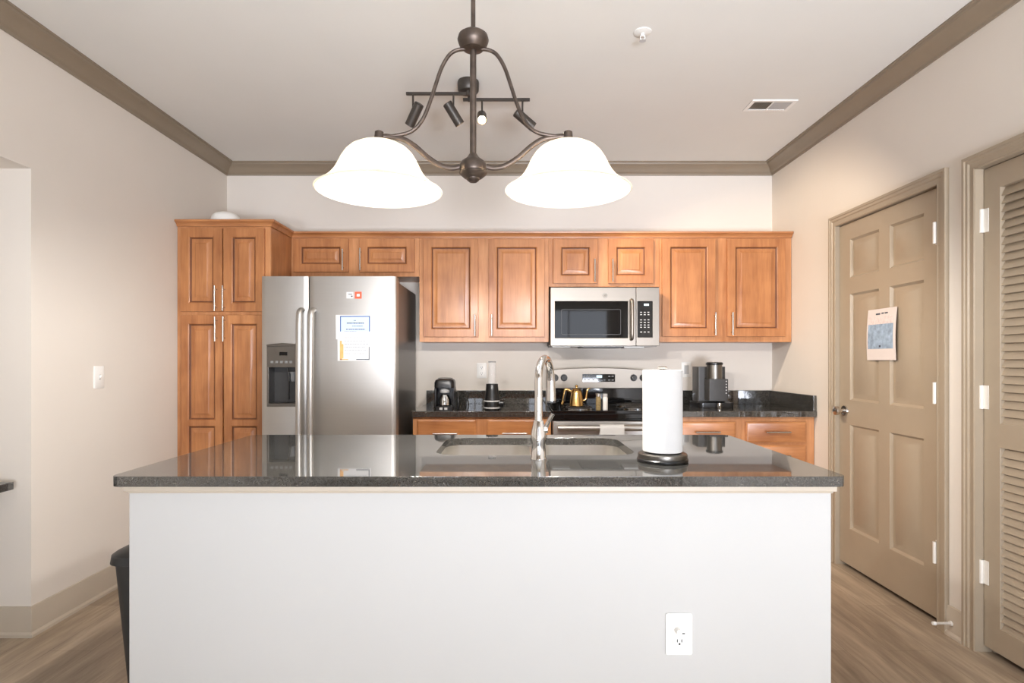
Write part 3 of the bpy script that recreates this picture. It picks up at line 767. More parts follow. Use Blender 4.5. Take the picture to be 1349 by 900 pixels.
# white card hanging over the oven handle
b = B(); yh = SY-0.045; r_ = 0.0206
path = [(yh-r_-0.001, Z(573.8, yh)), (yh-r_-0.0008, hz-0.02), (yh-r_, hz)] + [(yh-r_*math.cos(a*PI/8), hz+r_*math.sin(a*PI/8)) for a in range(1, 8)] + [(yh+r_, hz), (yh+r_, hz-0.05)]
rings = []
for (xx) in (X(790.5, yh-0.02), X(823, yh-0.02)):
    pass
x0_, x1_ = X(790.5, yh-0.02), X(822.5, yh-0.02)
for k, (yy, z_) in enumerate(path):
    a = path[max(k-1, 0)]; c = path[min(k+1, len(path)-1)]; d_ = Vector((c[0]-a[0], c[1]-a[1])).normalized(); n_ = Vector((-d_.y, d_.x))*0.0015
    rings.append([(x0_, yy, z_), (x1_, yy, z_), (x1_, yy+n_.x, z_+n_.y), (x0_, yy+n_.x, z_+n_.y)])
b.loft(rings); tag(obj('towel', b, M['paper'], None), 'small white card folded over the oven door handle', 'towel')

# ------------------------------------------------------------------ things on the back counter and stove
def kettle():
    cx, cy, z = X(759.5, 3.86), 3.86, 0.936; s = 1.0
    t = thing('kettle', (cx, cy, z), 'gold gooseneck kettle on the left front stove burner', 'kettle')
    b = B(); b.lathe([(0.0,0),(0.046,0.0),(0.049,0.004),(0.047,0.02),(0.042,0.055),(0.036,0.088),(0.032,0.102),(0.033,0.106),(0.0305,0.108)], (cx,cy,z), 32); obj('body', b, M['gold'], t)
    b = B(); b.lathe([(0.031,0.1085),(0.026,0.115),(0.012,0.120),(0.006,0.122),(0.006,0.128),(0.010,0.133),(0.010,0.139),(0.004,0.144),(0,0.1445)], (cx,cy,z), 24); obj('lid', b, M['gold'], t)
    b = B(); b.tube(smooth([(cx+0.042,cy,z+0.035),(cx+0.062,cy,z+0.045),(cx+0.068,cy,z+0.075),(cx+0.074,cy,z+0.105),(cx+0.082,cy,z+0.118),(cx+0.094,cy,z+0.116)], 6), [0.009-0.0045*k/30 for k in range(31)], 10); obj('spout', b, M['gold'], t)
    b = B(); b.tube(smooth([(cx-0.034,cy,z+0.098),(cx-0.062,cy,z+0.112),(cx-0.078,cy,z+0.104),(cx-0.084,cy,z+0.07),(cx-0.092,cy,z+0.030),(cx-0.098,cy,z+0.012)], 6), 0.0065, 10, 1.3); obj('handle', b, M['gold'], t)
    b = B(); b.tube(smooth([(cx-0.072,cy-0.001,z+0.100),(cx-0.078,cy-0.001,z+0.072),(cx-0.086,cy-0.001,z+0.034)], 6), 0.009, 10); obj('grip', b, M['black'], t)
kettle()
def jar(cx, cy, z, r, h, name, label, m_body, m_lid):
    t = thing(name, (cx, cy, z), label, 'jar')
    b = B(); b.lathe([(0,0),(r*0.95,0),(r,0.004),(r,h*0.72),(r*0.82,h*0.80),(r*0.82,h*0.82)], (cx,cy,z), 24); obj('body', b, m_body, t)
    b = B(); b.lathe([(r*0.9,h*0.822),(r*0.92,h*0.99),(r*0.86,h),(0,h)], (cx,cy,z), 24); obj('lid', b, m_lid, t)
jy = 3.73
jar(X(788.3,jy), jy, 0.9205, 0.0165, Z(518.6,jy)-0.9205, 'spice_jar', 'small spice jar with a steel lid at the front edge of the stove', M['spice'], M['nickel'])
jar(X(797.4,jy), jy+0.002, 0.9205, 0.0165, Z(518.8,jy)-0.9205, 'spice_jar', 'small white shaker beside the spice jar on the stove', M['white'], M['lightgrey'])
# drip coffee maker
def coffee_maker():
    y = 3.745; s = y/F
    x = lambda v: X(v, y); z = lambda v: Z(v, y)
    cx = x(584.5); w = 0.066
    t = thing('coffee_maker', (cx, y+0.08, CT), 'small black drip coffee maker on the counter next to the fridge', 'coffee maker')
    b = B(); b.plate(rrect(cx-w, cx+w, y, y+0.17, 0.02), [], CT, CT+0.026, 'z'); obj('base', b, M['black'], t, 0.004)
    b = B(); b.plate(rrect(cx-w, cx+w, y+0.105, y+0.17, 0.02), [], CT+0.0262, CT+0.15, 'z'); obj('tower', b, M['black'], t, 0.003)
    for sgn in (-1, 1):
        b = B(); b.box(cx+sgn*w-(0.013 if sgn > 0 else 0), cx+sgn*w+(0.013 if sgn < 0 else 0), y+0.03, y+0.11, CT+0.0262, CT+0.15)
        obj('side_guard', b, M['black'], t, 0.004)
    rings = []
    for k, (zz_, ins) in enumerate(((CT+0.1505, 0.0), (CT+0.185, 0.0), (CT+0.200, 0.006), (CT+0.207, 0.018), (CT+0.2095, 0.03))):
        rings.append([(a, c, zz_) for a, c in rrect(cx-w+ins, cx+w-ins, y+0.012+ins, y+0.17-ins, 0.03)])
    b = B(); b.loft(rings); obj('head', b, M['black'], t)
    b = B(); b.lathe([(0.05,0),(0.048,0.004),(0.03,0.007),(0,0.008)], (cx, y+0.09, CT+0.2096), 28); obj('lid', b, M['grey'], t)
    b = B(); b.lathe([(0.018,0.0),(0.031,0.004),(0.034,0.016),(0.020,0.034),(0.0,0.036)], (cx, y+0.062, CT+0.112), 24); obj('filter_cone', b, M['lightgrey'], t)
    b = B(); b.lathe([(0,0),(0.035,0),(0.040,0.006),(0.040,0.045),(0.028,0.066),(0.026,0.074)], (cx, y+0.060, CT+0.0275), 28); cf = obj('carafe', b, M['chrome'], t)
    b = B(); b.tube(smooth([(cx+0.012, y+0.022, CT+0.094), (cx+0.018, y+0.002, CT+0.088), (cx+0.018, y+0.0, CT+0.055), (cx+0.012, y+0.018, CT+0.043)], 5), 0.006, 8); obj('carafe_handle', b, M['lightgrey'], cf)
    for dx in (-0.018, 0.014):
        b = B(); b.box(cx+dx-0.010, cx+dx+0.010, y-0.0025, y+0.001, CT+0.006, CT+0.021); obj('switch', b, M['lightgrey'], t, 0.001)
    b = B(); b.tube(smooth([(cx+w-0.003, y+0.155, CT+0.13), (cx+w+0.014, y+0.14, CT+0.10), (cx+w+0.018, y+0.12, CT+0.05), (cx+w+0.016, y+0.13, CT+0.006), (cx+w+0.006, y+0.20, CT+0.0055)], 6), 0.005, 8); obj('cord', b, M['black'], t)
coffee_maker()
def blender():
    y = 3.80; cx = X(648.2, y); z0 = CT
    t = thing('blender', (cx, y, z0), 'black personal blender with upturned clear cup on the back counter', 'blender')
    b = B(); b.lathe([(0,0),(0.050,0),(0.053,0.004),(0.053,0.016),(0.052,0.034),(0.052,0.052),(0.050,0.066),(0.047,0.090),(0.043,0.130),(0.0405,0.172),(0.038,0.176),(0.0,0.176)], (cx,y,z0), 36); obj('base', b, M['black'], t)
    for z_ in (0.017, 0.061):
        b = B(); b.lathe([(0.0505,-0.005),(0.0555,-0.004),(0.0555,0.004),(0.0505,0.005)], (cx,y,z0+z_), 36, cap0=False, cap1=False); obj('ring', b, M['lightgrey'], t)
    b = B(); b.cyl((cx+0.046, y, z0+0.045), (cx+0.078, y, z0+0.045), 0.026, 0.024, 20); obj('knob', b, M['black'], t)
    b = B(); b.lathe([(0.0285,0.1765),(0.0285,0.19),(0.0255,0.198),(0.0245,0.24),(0.024,0.315),(0.022,0.322),(0.0,0.3225)], (cx,y,z0), 28, cap0=False); obj('cup', b, M['clear'], t)
    b = B(); b.lathe([(0.0235,0.3185),(0.0255,0.3200),(0.0255,0.3245),(0.0,0.326)], (cx,y,z0), 28, cap0=False); obj('cup_rim', b, M['grey'], t)
blender()
def pod_machine():
    y = 3.94; x = lambda v: X(v, y); z = lambda v: Z(v, y)
    cx = x(944.5)
    t = thing('coffee_maker', (cx, y+0.1, CT), 'tall dark grey coffee machine with a button column on the right back counter', 'coffee maker')
    b = B(); b.plate(rrect(x(921.5), x(968), y, y+0.24, 0.03), [], CT, z(531), 'z'); obj('base', b, M['black'], t, 0.004)
    b = B(); b.plate(rrect(x(926), x(964), y+0.11, y+0.24, 0.015), [], z(531)+0.0002, z(483.5), 'z'); obj('tower', b, M['charcoal'], t, 0.004)
    b = B(); b.plate(rrect(x(935), x(960.5), y+0.012, y+0.1098, 0.008), [], z(528.5), z(499.5), 'z'); hd = obj('front_housing', b, M['charcoal'], t, 0.003)
    for k in range(5):
        b = B(); b.cyl((x(957.6), y+0.0125, z(502.6+k*3.9)), (x(957.6), y+0.0095, z(502.6+k*3.9)), 0.0042, None, 12); obj('button', b, M['lightgrey'], hd)
    b = B(); b.lathe([(0,0),(0.052,0),(0.052,z(481)-z(499.3)),(0.050,z(481)-z(499.3)+0.001)], (x(945.3), y+0.062, z(499.3)), 32)
    obj('filter_basket', b, M['steel_dark'], t)
    b = B(); b.lathe([(0.057,0),(0.058,0.004),(0.057,0.014),(0.05,0.018),(0,0.019)], (x(945.3), y+0.062, z(480.8)), 32); obj('lid', b, M['black'], t)
    b = B(); b.lathe([(0,0),(0.016,0),(0.017,0.004),(0.016,z(528.6)-CT-0.012),(0.0,z(528.6)-CT-0.012)], (x(946), y-0.02, CT+0.0005), 20); obj('cup', b, M['chrome'], t)
pod_machine()
# white dish on top of the pantry
b = B(); b.lathe([(0.0,0),(0.080,0),(0.092,0.02),(0.092,0.050),(0.084,0.076),(0.066,0.094),(0.036,0.104),(0,0.107)], (X(297.5,3.82), 3.82, UT+0.0005), 32)
tag(obj('bowl', b, M['white'], None), 'white rounded upturned bowl on top of the pantry cabinet', 'bowl')

# ------------------------------------------------------------------ wall plates
def plate_at(m, w, h, kind, label, name, cat, group=None):
    """m maps local (x right, y into the wall, z up) to the room"""
    loc = m.to_translation()
    t = thing(name, loc, label, cat, group)
    b = B(m)
    b.loft([[(a, -0.0005, c) for a, c in rrect(-w/2, w/2, -h/2, h/2, 0.006, 3)], [(a, -0.004, c) for a, c in rrect(-w/2, w/2, -h/2, h/2, 0.006, 3)], [(a, -0.0065, c) for a, c in rrect(-w/2+0.004, w/2-0.004, -h/2+0.004, h/2-0.004, 0.005, 3)]])
    obj('cover_plate', b, M['white'], t)
    if kind == 'outlet':
        for s in (-1, 1):
            b = B(m); zc = s*h*0.19
            b.plate(rrect(-0.017, 0.017, zc-0.015, zc+0.015, 0.010, 4), [], -0.009, -0.0066, 'y'); sk = obj('socket', b, M['white'], t)
            b = B(m)
            for dx in (-0.0065, 0.0065): b.box(dx-0.0012, dx+0.0012, -0.0095, -0.0091, zc-0.001, zc+0.008)
            b.cyl((0, -0.0091, zc-0.008), (0, -0.0095, zc-0.008), 0.0028, None, 12); obj('slots', b, M['dark_gap'], sk)
    elif kind == 'switch':
        b = B(m); b.box(-0.006, 0.006, -0.008, -0.0066, -0.013, 0.013); obj('switch_surround', b, M['lightgrey'], t)
        b = B(m); b.frustum((-0.0045, 0.0045, -0.006, 0.010), -0.0081, (-0.0035, 0.0035, 0.002, 0.010), -0.019, 'y'); obj('toggle', b, M['white'], t)
    elif kind == 'rocker':
        b = B(m); b.frustum((-0.017, 0.017, -0.034, 0.034), -0.0066, (-0.016, 0.016, -0.033, 0.033), -0.010, 'y'); obj('rocker', b, M['lightgrey'], t, 0.001)
    elif kind == 'plugged':
        b = B(m); b.plate(rrect(-0.0185, 0.0185, -0.036, 0.036, 0.008, 4), [], -0.009, -0.0066, 'y'); sk = obj('socket', b, M['white'], t)
        b = B(m)
        for dx in (-0.0065, 0.0065): b.box(dx-0.0013, dx+0.0013, -0.0095, -0.0091, -0.021, -0.012)
        b.cyl((0.000, -0.0091, -0.026), (0.000, -0.0095, -0.026), 0.003, None, 12); b.box(0.004, 0.016, -0.0095, -0.0091, 0.003, 0.006); obj('slots', b, M['dark_gap'], sk)
    return t
T = Matrix.Translation
plate_at(T((X(634.5,YB), YB, Z(488.3,YB))), 0.074, 0.118, 'outlet', 'white outlet on the back wall beside the blender', 'wall_outlet', 'outlet')
plate_at(T((X(904,YB), YB, Z(487,YB))), 0.074, 0.118, 'rocker', 'white wall plate on the back wall left of the tall coffee machine', 'wall_plate', 'wall plate')
IY = 1.67
plate_at(T((X(894,IY), IY, Z(835,IY))), 0.078, 0.122, 'plugged', 'white outlet low on the front of the island', 'wall_outlet', 'outlet')
LW = T((XL, 2.995, Z(497,2.995))) @ Matrix.Rotation(PI/2, 4, 'Z')
plate_at(LW, 0.074, 0.118, 'switch', 'white light switch on the left wall', 'light_switch', 'switch')
# plug-in nub on the island outlet
b = B(); cx, cz = X(892,IY), Z(832.5,IY)
m = T((cx-0.001, IY-0.0092, cz+0.009)) @ Matrix.Rotation(PI/2, 4, 'X')
b.lathe([(0.0,0),(0.009,0),(0.0095,0.01),(0.008,0.018),(0.0,0.020)], m=m, seg=20)
tag(obj('plug', b, M['white'], None), 'little white plug-in stuck in the island outlet', 'plug')

# ------------------------------------------------------------------ island
IX0, IX1 = X(170,IY), X(1095,IY)
b = B(); b.box(IX0, IX1, IY, IY+0.115, 0, 0.868)
isl = thing('kitchen_island', ((IX0+IX1)/2, 2.0, 0), 'white kitchen island under the black granite top', 'island')
obj('half_wall', b, M['white_wall'], isl, 0.002)
b = B(); q = 0.012
b.plate(rect(IX0-q, IX1+q, IY-q, IY+0.115), [], 0.864, 0.8835, 'z')
b.plate(rect(IX0-0.005, IX1+0.005, IY-0.005, IY+0.115), [], 0.858, 0.8641, 'z')
obj('top_trim', b, M['base'], isl, 0.003)
cx0, cx1 = -0.93, IX1-0.03
b = B(); b.box(cx0, cx0+0.018, IY+0.1155, 2.485, 0.0, 0.8835); b.box(cx1-0.018, cx1, IY+0.1155, 2.485, 0.0, 0.8835)
b.box(cx0+0.018, cx1-0.018, IY+0.1155, 2.485, 0.08, 0.10); obj('cabinet_sides', b, M['wood'], isl)
b = B(); b.box(cx0, cx1, 2.4855, 2.503, 0.10, 0.8835); obj('cabinet_front', b, M['wood'], isl)
for k in range(4):
    w = (cx1-cx0-0.04)/4; a = cx0+0.02+w*k
    mm = Matrix.Translation((0, 2*2.5035, 0)) @ Matrix.Scale(-1, 4, (0,1,0))
    bb = B(); bb.box(a+0.008, a+w-0.008, 2.5035, 2.523, 0.13, 0.86)
    bb.frustum((a+0.06, a+w-0.06, 0.19, 0.80), 2.5228, (a+0.085, a+w-0.085, 0.215, 0.775), 2.528, 'y')
    obj('door', bb, M['wood'], isl, 0.003)
# granite top with two sink cut-outs
TX0, TX1, TY0, TY1, TZ = X(143,1.635), X(1117.5,1.635), 1.635, 2.545, 0.914
SX0, SX1, SXm, SY0, SY1 = -0.272, 0.448, 0.088, 2.000, 2.440
holes = [rrect(SX0, SXm-0.012, SY0, SY1, 0.075, 8), rrect(SXm+0.012, SX1, SY0, SY1, 0.075, 8)]
b = B()
out = rrect(TX0, TX1, TY0, TY1, 0.028, 6)
hole = [rrect(SX0, SX1, SY0, SY1, 0.085, 8)]
b.plate(out, hole, 0.884, TZ, 'z')
tag(obj('island_countertop', b, M['granite'], None, 0.006, seg=3), 'large black granite island top holding the sink', 'countertop')
# double bowl sink
t = thing('sink', ((SX0+SX1)/2, 2.22, 0.69), 'stainless double bowl sink set into the island top', 'sink')
b = B(); g = 0.014
b.plate(rrect(SX0-0.02, SX1+0.02, SY0-0.02, SY1+0.02, 0.09, 8), [rrect(SX0-g+0.012, SXm-0.012, SY0-g+0.012, SY1+g-0.012, 0.075, 8), rrect(SXm+0.012, SX1+g-0.012, SY0-g+0.012, SY1+g-0.012, 0.075, 8)], 0.8815, 0.8836, 'z')
obj('rim', b, M['sink_steel'], t)
for (a, c) in ((SX0-0.002, SXm-0.012), (SXm+0.012, SX1+0.002)):
    b = B(); rings = []
    for (z_, ins, r_) in ((0.8815, 0.0, 0.075), (0.72, 0.006, 0.07), (0.70, 0.016, 0.065), (0.694, 0.034, 0.05), (0.690, 0.12, 0.03)):
        rings.append([(u, v, z_) for u, v in rrect(a+ins, c-ins, SY0-0.002+ins, SY1+0.002-ins, r_, 8)])
    b.loft(rings, cap0=False, cap1=True); bw = obj('bowl', b, M['sink_steel'], t)
    b = B(); b.lathe([(0.045,0.0),(0.043,0.003),(0.03,0.001),(0,0.0005)], ((a+c)/2, 2.22, 0.6905), 24); obj('drain', b, M['chrome'], bw)
# faucet
FX, FYY = X(709.5,1.925), 1.925
t = thing('faucet', (FX, FYY, TZ), 'chrome high arc pull down faucet in front of the sink', 'faucet')
b = B(); b.lathe([(0,0),(0.027,0),(0.027,0.004),(0.0245,0.008),(0.0245,0.05),(0.0265,0.07),(0.0255,0.09),(0.0175,0.125),(0.0165,0.130)], (FX, FYY, TZ), 32); obj('body', b, M['chrome'], t)
ang = math.radians(21); dx, dy = math.sin(ang), math.cos(ang)
def fp(s, z): return (FX+dx*s, FYY+dy*s, TZ+z)
top = Z(467, 1.98)-TZ-0.015
R = 0.072
pts = [fp(0, 0.128), fp(0, 0.2), fp(0, top-R)]+[fp(R-R*math.cos(k*PI/12), top-R+R*math.sin(k*PI/12)) for k in range(1, 12)]+[fp(2*R, top-R), fp(2*R+0.001, top-R-0.006)]
b = B(); b.tube(pts, 0.0135, 20); obj('spout', b, M['chrome'], t)
e0, e1 = fp(2*R+0.001, top-R-0.0065), fp(2*R+0.004, top-R-0.080)
b = B(); b.cyl(e0, e1, 0.0145, 0.0175, 24); hd = obj('spray_head', b, M['chrome'], t)
b = B(); b.cyl(Vector(e1)-Vector((0,0,0.0003)), Vector(e1)-Vector((0,0,0.008)), 0.0165, 0.0155, 24); obj('spray_face', b, M['charcoal'], hd)
b = B(); b.cyl((FX+0.015, FYY, TZ+0.098), (FX+0.030, FYY, TZ+0.100), 0.013, 0.012, 18)
b.tube(smooth([(FX+0.024, FYY, TZ+0.104), (FX+0.034, FYY-0.002, TZ+0.128), (FX+0.048, FYY-0.004, TZ+0.152)], 5), [0.0092]*6+[0.0085]*5, 12, 0.8); obj('lever', b, M['chrome'], t)
# paper towel roll on its holder
tx, ty = X(872.7,1.885), 1.885
t = thing('paper_towel_holder', (tx, ty, TZ), 'black and steel upright paper towel holder on the island', 'paper towel holder')
b = B(); b.lathe([(0,0),(0.080,0),(0.083,0.003),(0.083,0.009),(0.080,0.012),(0,0.012)], (tx,ty,TZ), 44); obj('base', b, M['black'], t)
b = B(); b.lathe([(0.0795,0.0122),(0.080,0.014),(0.079,0.026),(0.074,0.029),(0,0.030)], (tx,ty,TZ), 44); obj('base_plate', b, M['steel_dark'], t)
b = B(); zk = Z(487.5, ty)+0.001; b.cyl((tx,ty,TZ+0.0302), (tx,ty,zk), 0.006, None, 14); obj('rod', b, M['nickel'], t)
b = B(); b.lathe([(0.006,0.0002),(0.015,0.003),(0.016,0.007),(0.011,0.011),(0,0.012)], (tx,ty,zk), 24); obj('finial', b, M['nickel'], t)
zr0, zr1 = TZ+0.0335, Z(487.5, ty)
t = thing('paper_towel_roll', (tx, ty, zr0), 'full white paper towel roll standing on its holder on the island', 'paper towel')
b = B(); rr = 0.0645
b.plate([(tx+rr*math.cos(2*PI*k/48), ty+rr*math.sin(2*PI*k/48)) for k in range(48)], [[(tx+0.021*math.cos(2*PI*k/24), ty+0.021*math.sin(2*PI*k/24)) for k in range(24)]], zr0, zr1, 'z'); obj('roll', b, M['towel'], t, 0.003)
b = B(); b.plate([(tx+0.0205*math.cos(2*PI*k/24), ty+0.0205*math.sin(2*PI*k/24)) for k in range(24)], [[(tx+0.019*math.cos(2*PI*k/24), ty+0.019*math.sin(2*PI*k/24)) for k in range(24)]], zr0, zr1-0.001, 'z'); obj('core', b, mat('cardboard', (176,146,112), 0.9), t)
# trash bin
by = 1.815
q0 = X(138.5, by+0.02); lw = 0.30; bx0, bx1 = q0, q0+lw
ty0, ty1 = by, by+0.40
M['bin'] = mat('bin_plastic', (44,44,43), 0.45, noise=0.05)
t = thing('trash_can', ((bx0+bx1)/2, by+0.2, 0), 'dark grey lidded trash can under the left end of the island top', 'trash can')
zl = Z(748, by)
b = B(); rings = []
for z_, ins in ((0.0, 0.052), (0.01, 0.048), (zl-0.05, 0.016), (zl, 0.013)):
    rings.append([(u, v, z_) for u, v in rrect(bx0+ins, bx1-ins, ty0+ins, ty1-ins, 0.05, 6)])
b.loft(rings); obj('body', b, M['bin'], t)
b = B(); rings = []
for z_, ins in ((zl+0.0005, 0.006), (zl+0.003, 0.0), (zl+0.028, 0.003), (zl+0.036, 0.012), (zl+0.044, 0.035), (zl+0.062, 0.05), (zl+0.070, 0.075)):
    rings.append([(u, v, z_) for u, v in rrect(bx0+ins, bx1-ins, ty0+ins, ty1-ins, 0.06, 6)])
b.loft(rings); obj('lid', b, M['bin'], t)

# ------------------------------------------------------------------ desk in the niche, door stop, notice
dzt_ = Z(634.5, 2.55)
b = B(); b.plate(rect(NB+0.001, X(12.0,2.52), 0.902, 2.545), [], dzt_-0.034, dzt_, 'z')
tag(obj('desk_top', b, M['granite'], None, 0.003), 'black desk top in the niche at the far left edge', 'desk')
b = B(RW); ly = -0.0145; lx, z_ = -(D1[0]-CW-0.03), 0.062
t = thing('door_stop', (XR-0.02, -lx, 0.06), 'white door stop on the short baseboard between the two doors', 'door stop')
b.cyl((lx, ly, z_), (lx, ly-0.006, z_), 0.011, None, 16)
pts = [(lx+0.0045*math.cos(k*0.9), ly-0.006-0.065*k/70, z_+0.0045*math.sin(k*0.9)) for k in range(71)]
b.tube(pts, 0.0017, 6); obj('spring', b, M['hinge'], t)
b = B(RW); b.cyl((lx, ly-0.071, z_), (lx, ly-0.084, z_), 0.0085, 0.0075, 16); obj('tip', b, M['white'], t)

# paper notice on the panelled door
ya, yb_ = 1.998*F/(1141.5-VX), 1.998*F/(1179.5-VX)
lx0, lx1 = -ya, -yb_
nz1, nz0 = Z(406, 3.05), Z(474.5, 3.05)
def wavy(l0, l1, z0, z1, off, th=0.0006):
    b = B(RW); rings = []
    n = 14
    for i in range(n+1):
        v = i/n; z = nz0+(nz1-nz0)*v
        if z < z0-1e-6 or z > z1+1e-6: continue
    zs = [z0+(z1-z0)*i/10 for i in range(11)]
    for z in zs:
        v = (z-nz0)/(nz1-nz0); y = LY-0.004-0.010*math.sin(PI*min(max(v,0),1))*0.8-0.006*(1-v)**2-off
        rings.append([(l0, y, z), (l1, y, z), (l1, y+th, z), (l0, y+th, z)])
    b.loft(rings); return b
t = thing('paper_notice', (XR, (ya+yb_)/2, nz0), 'paper notice with a bluish picture taped to the panelled door', 'paper')
obj('sheet', wavy(lx0, lx1, nz0, nz1, 0), M['notice'], t)
w = lx1-lx0; hh = nz1-nz0
obj('picture', wavy(lx0+w*0.05, lx1-w*0.08, nz0+hh*0.22, nz0+hh*0.70, 0.0008), M['teal_print'], t)
obj('picture_sky', wavy(lx0+w*0.05, lx1-w*0.08, nz0+hh*0.702, nz0+hh*0.86, 0.0008), M['pink_print'], t)
b = wavy(lx0+w*0.30, lx0+w*0.45, nz1-hh*0.115, nz1-hh*0.085, 0.0012)
b2 = [(0.50, 0.58), (0.61, 0.72)]
for u0, u1 in b2:
    z_a, z_b = nz1-hh*0.105, nz1-hh*0.08
    v = (z_a-nz0)/hh; y = LY-0.004-0.008*math.sin(PI*v)-0.0015
    b.box(lx0+w*u0, lx0+w*u1, y, y+0.0003, z_a, z_b)
v = 0.27; y = LY-0.004-0.008*math.sin(PI*v)-0.006
b.box(lx0+w*0.46, lx0+w*0.52, y, y+0.0003, nz0+hh*0.25, nz0+hh*0.29)
obj('print', b, M['dark_print'], t)

# ------------------------------------------------------------------ ceiling fittings
sy_ = 1.493*F/(VY-42)
cx = X(846.5, sy_)
t = thing('sprinkler_head', (cx, sy_, ZC), 'small white sprinkler head on the ceiling', 'sprinkler')
fl = T((cx, sy_, ZC)) @ Matrix.Rotation(PI, 4, 'X')
b = B(); b.lathe([(0.040,0.0005),(0.039,0.004),(0.028,0.007),(0.018,0.008),(0,0.0082)], m=fl, seg=28); obj('escutcheon', b, M['ceiling'], t)
b = B(); b.lathe([(0.009,0.0085),(0.009,0.018),(0.005,0.020),(0,0.020)], m=fl, seg=16)
for s in (-1, 1): b.tube([Vector((cx+s*0.008, sy_, ZC-0.016)), Vector((cx+s*0.011, sy_, ZC-0.03)), Vector((cx, sy_, ZC-0.040))], 0.0022, 6)
obj('frame_arms', b, M['white'], t)
b = B(); b.lathe([(0.0,0.0400),(0.014,0.0402),(0.015,0.042),(0,0.0425)], m=fl, seg=16); obj('deflector', b, M['lightgrey'], t)
vy0, vy1 = 1.493*F/(VY-131), 1.493*F/(VY-145.5)
vx0, vx1 = X(977, vy1)+0.005, X(1036, vy1)
t = thing('ceiling_vent', ((vx0+vx1)/2, (vy0+vy1)/2, ZC), 'white rectangular air vent in the ceiling near the right wall', 'vent')
b = B(); w = 0.022; xm = (vx0+vx1)/2
b.plate(rect(vx0, vx1, vy0, vy1), [rect(vx0+w, xm-0.004, vy0+w, vy1-w), rect(xm+0.004, vx1-w, vy0+w, vy1-w)], ZC-0.007, ZC-0.0005, 'z'); obj('frame', b, M['white'], t, 0.002)
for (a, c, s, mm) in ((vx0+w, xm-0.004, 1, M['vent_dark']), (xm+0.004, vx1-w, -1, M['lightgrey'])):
    b = B(); n = 8; st = (c-a)/n
    for k in range(n):
        xc = a+st*(k+0.5); d_ = st*0.42*s
        prof = [(xc-d_, ZC-0.0065), (xc-d_+0.001, ZC-0.0065), (xc+d_+0.001, ZC-0.001), (xc+d_, ZC-0.001)]
        b.loft([[(u, vy0+w, z_) for u, z_ in prof], [(u, vy1-w, z_) for u, z_ in prof]])
    obj('louvers', b, mm, t)

# track light
tcx, tcy = X(617, 3.05), 3.05
t = thing('track_light', (tcx, tcy, ZC), 'dark ceiling track light with four tilting spots behind the pendant lamp', 'track light')
b = B(); b.lathe([(0.0,0.062),(0.030,0.062),(0.050,0.058),(0.056,0.050),(0.058,0.010),(0.056,0.0005)], m=T((tcx, tcy, ZC)) @ Matrix.Rotation(PI, 4, 'X'), seg=32)
b.cyl((tcx, tcy-0.02, ZC-0.061), (tcx, tcy-0.02, ZC-0.084), 0.012); b.cyl((tcx, tcy+0.05, ZC-0.055), (tcx, tcy+0.05, ZC-0.084), 0.008)
obj('canopy', b, M['bronze_dark'], t)
bz_ = ZC-0.075
YL, YRr = 3.03, 3.10
b = B(); b.box(X(535,YL), X(625,YL), YL-0.007, YL+0.007, bz_-0.007, bz_+0.007); obj('rail', b, M['bronze_dark'], t, 0.001)
b = B(); b.box(X(610,YRr), X(698,YRr), YRr-0.007, YRr+0.007, bz_-0.007, bz_+0.007); obj('rail', b, M['bronze_dark'], t, 0.001)
spots = [(544.0, YL, (546.0,151.0), (-0.50, 0.42, -0.76)), (597.3, YL, (597.5,150.0), (0.50, 0.30, -0.74)),
         (635.0, YRr, (634.7,155.0), (0.05, -0.80, -0.60)), (688.3, YRr, (691.0,157.5), (0.78, 0.33, -0.53))]
for i, (sxp, Y, (hx_, hy_), dr) in enumerate(spots):
    dr = Vector(dr).normalized(); c = Vector((X(hx_,Y), Y, Z(hy_,Y)))
    L_ = 0.125 if i != 2 else 0.11
    p0, p1 = c-dr*L_/2, c+dr*L_/2
    b = B(); xs3 = X(sxp, Y)
    b.cyl((xs3, Y, bz_-0.0075), (xs3, Y, c.z+0.012), 0.005, None, 12); b.tube([(xs3, Y, c.z+0.014), (c.x, c.y, c.z+0.004)], 0.006, 8); st_ = obj('stem', b, M['bronze_dark'], t)
    b = B(); q = Vector((0,0,1)).rotation_difference(dr).to_matrix().to_4x4(); m = T(p0) @ q
    b.lathe([(0.0,0),(0.022,0),(0.026,0.004),(0.026,L_),(0.023,L_),(0.022,L_-0.012),(0,L_-0.013)], m=m, seg=24); hd = obj('spot_head', b, M['bronze_dark'], t)
    b = B(); b.lathe([(0.0205,0),(0.018,0.006),(0,0.009)], m=T(p1-dr*0.012) @ q, seg=20, cap0=True); obj('bulb', b, M['led'], hd)
    l = bpy.data.lights.new('spot', 'SPOT'); l.energy = [7, 20, 8, 90][i]; l.color = (1.0, 0.82, 0.64); l.spot_size = math.radians([95,95,95,76][i]); l.spot_blend = 0.55; l.shadow_soft_size = 0.02
    o = bpy.data.objects.new('spot', l); C.objects.link(o); o.location = p1+dr*0.006-t.location; o.parent = t
    o.rotation_euler = Vector((0,0,-1)).rotation_difference(dr).to_euler()

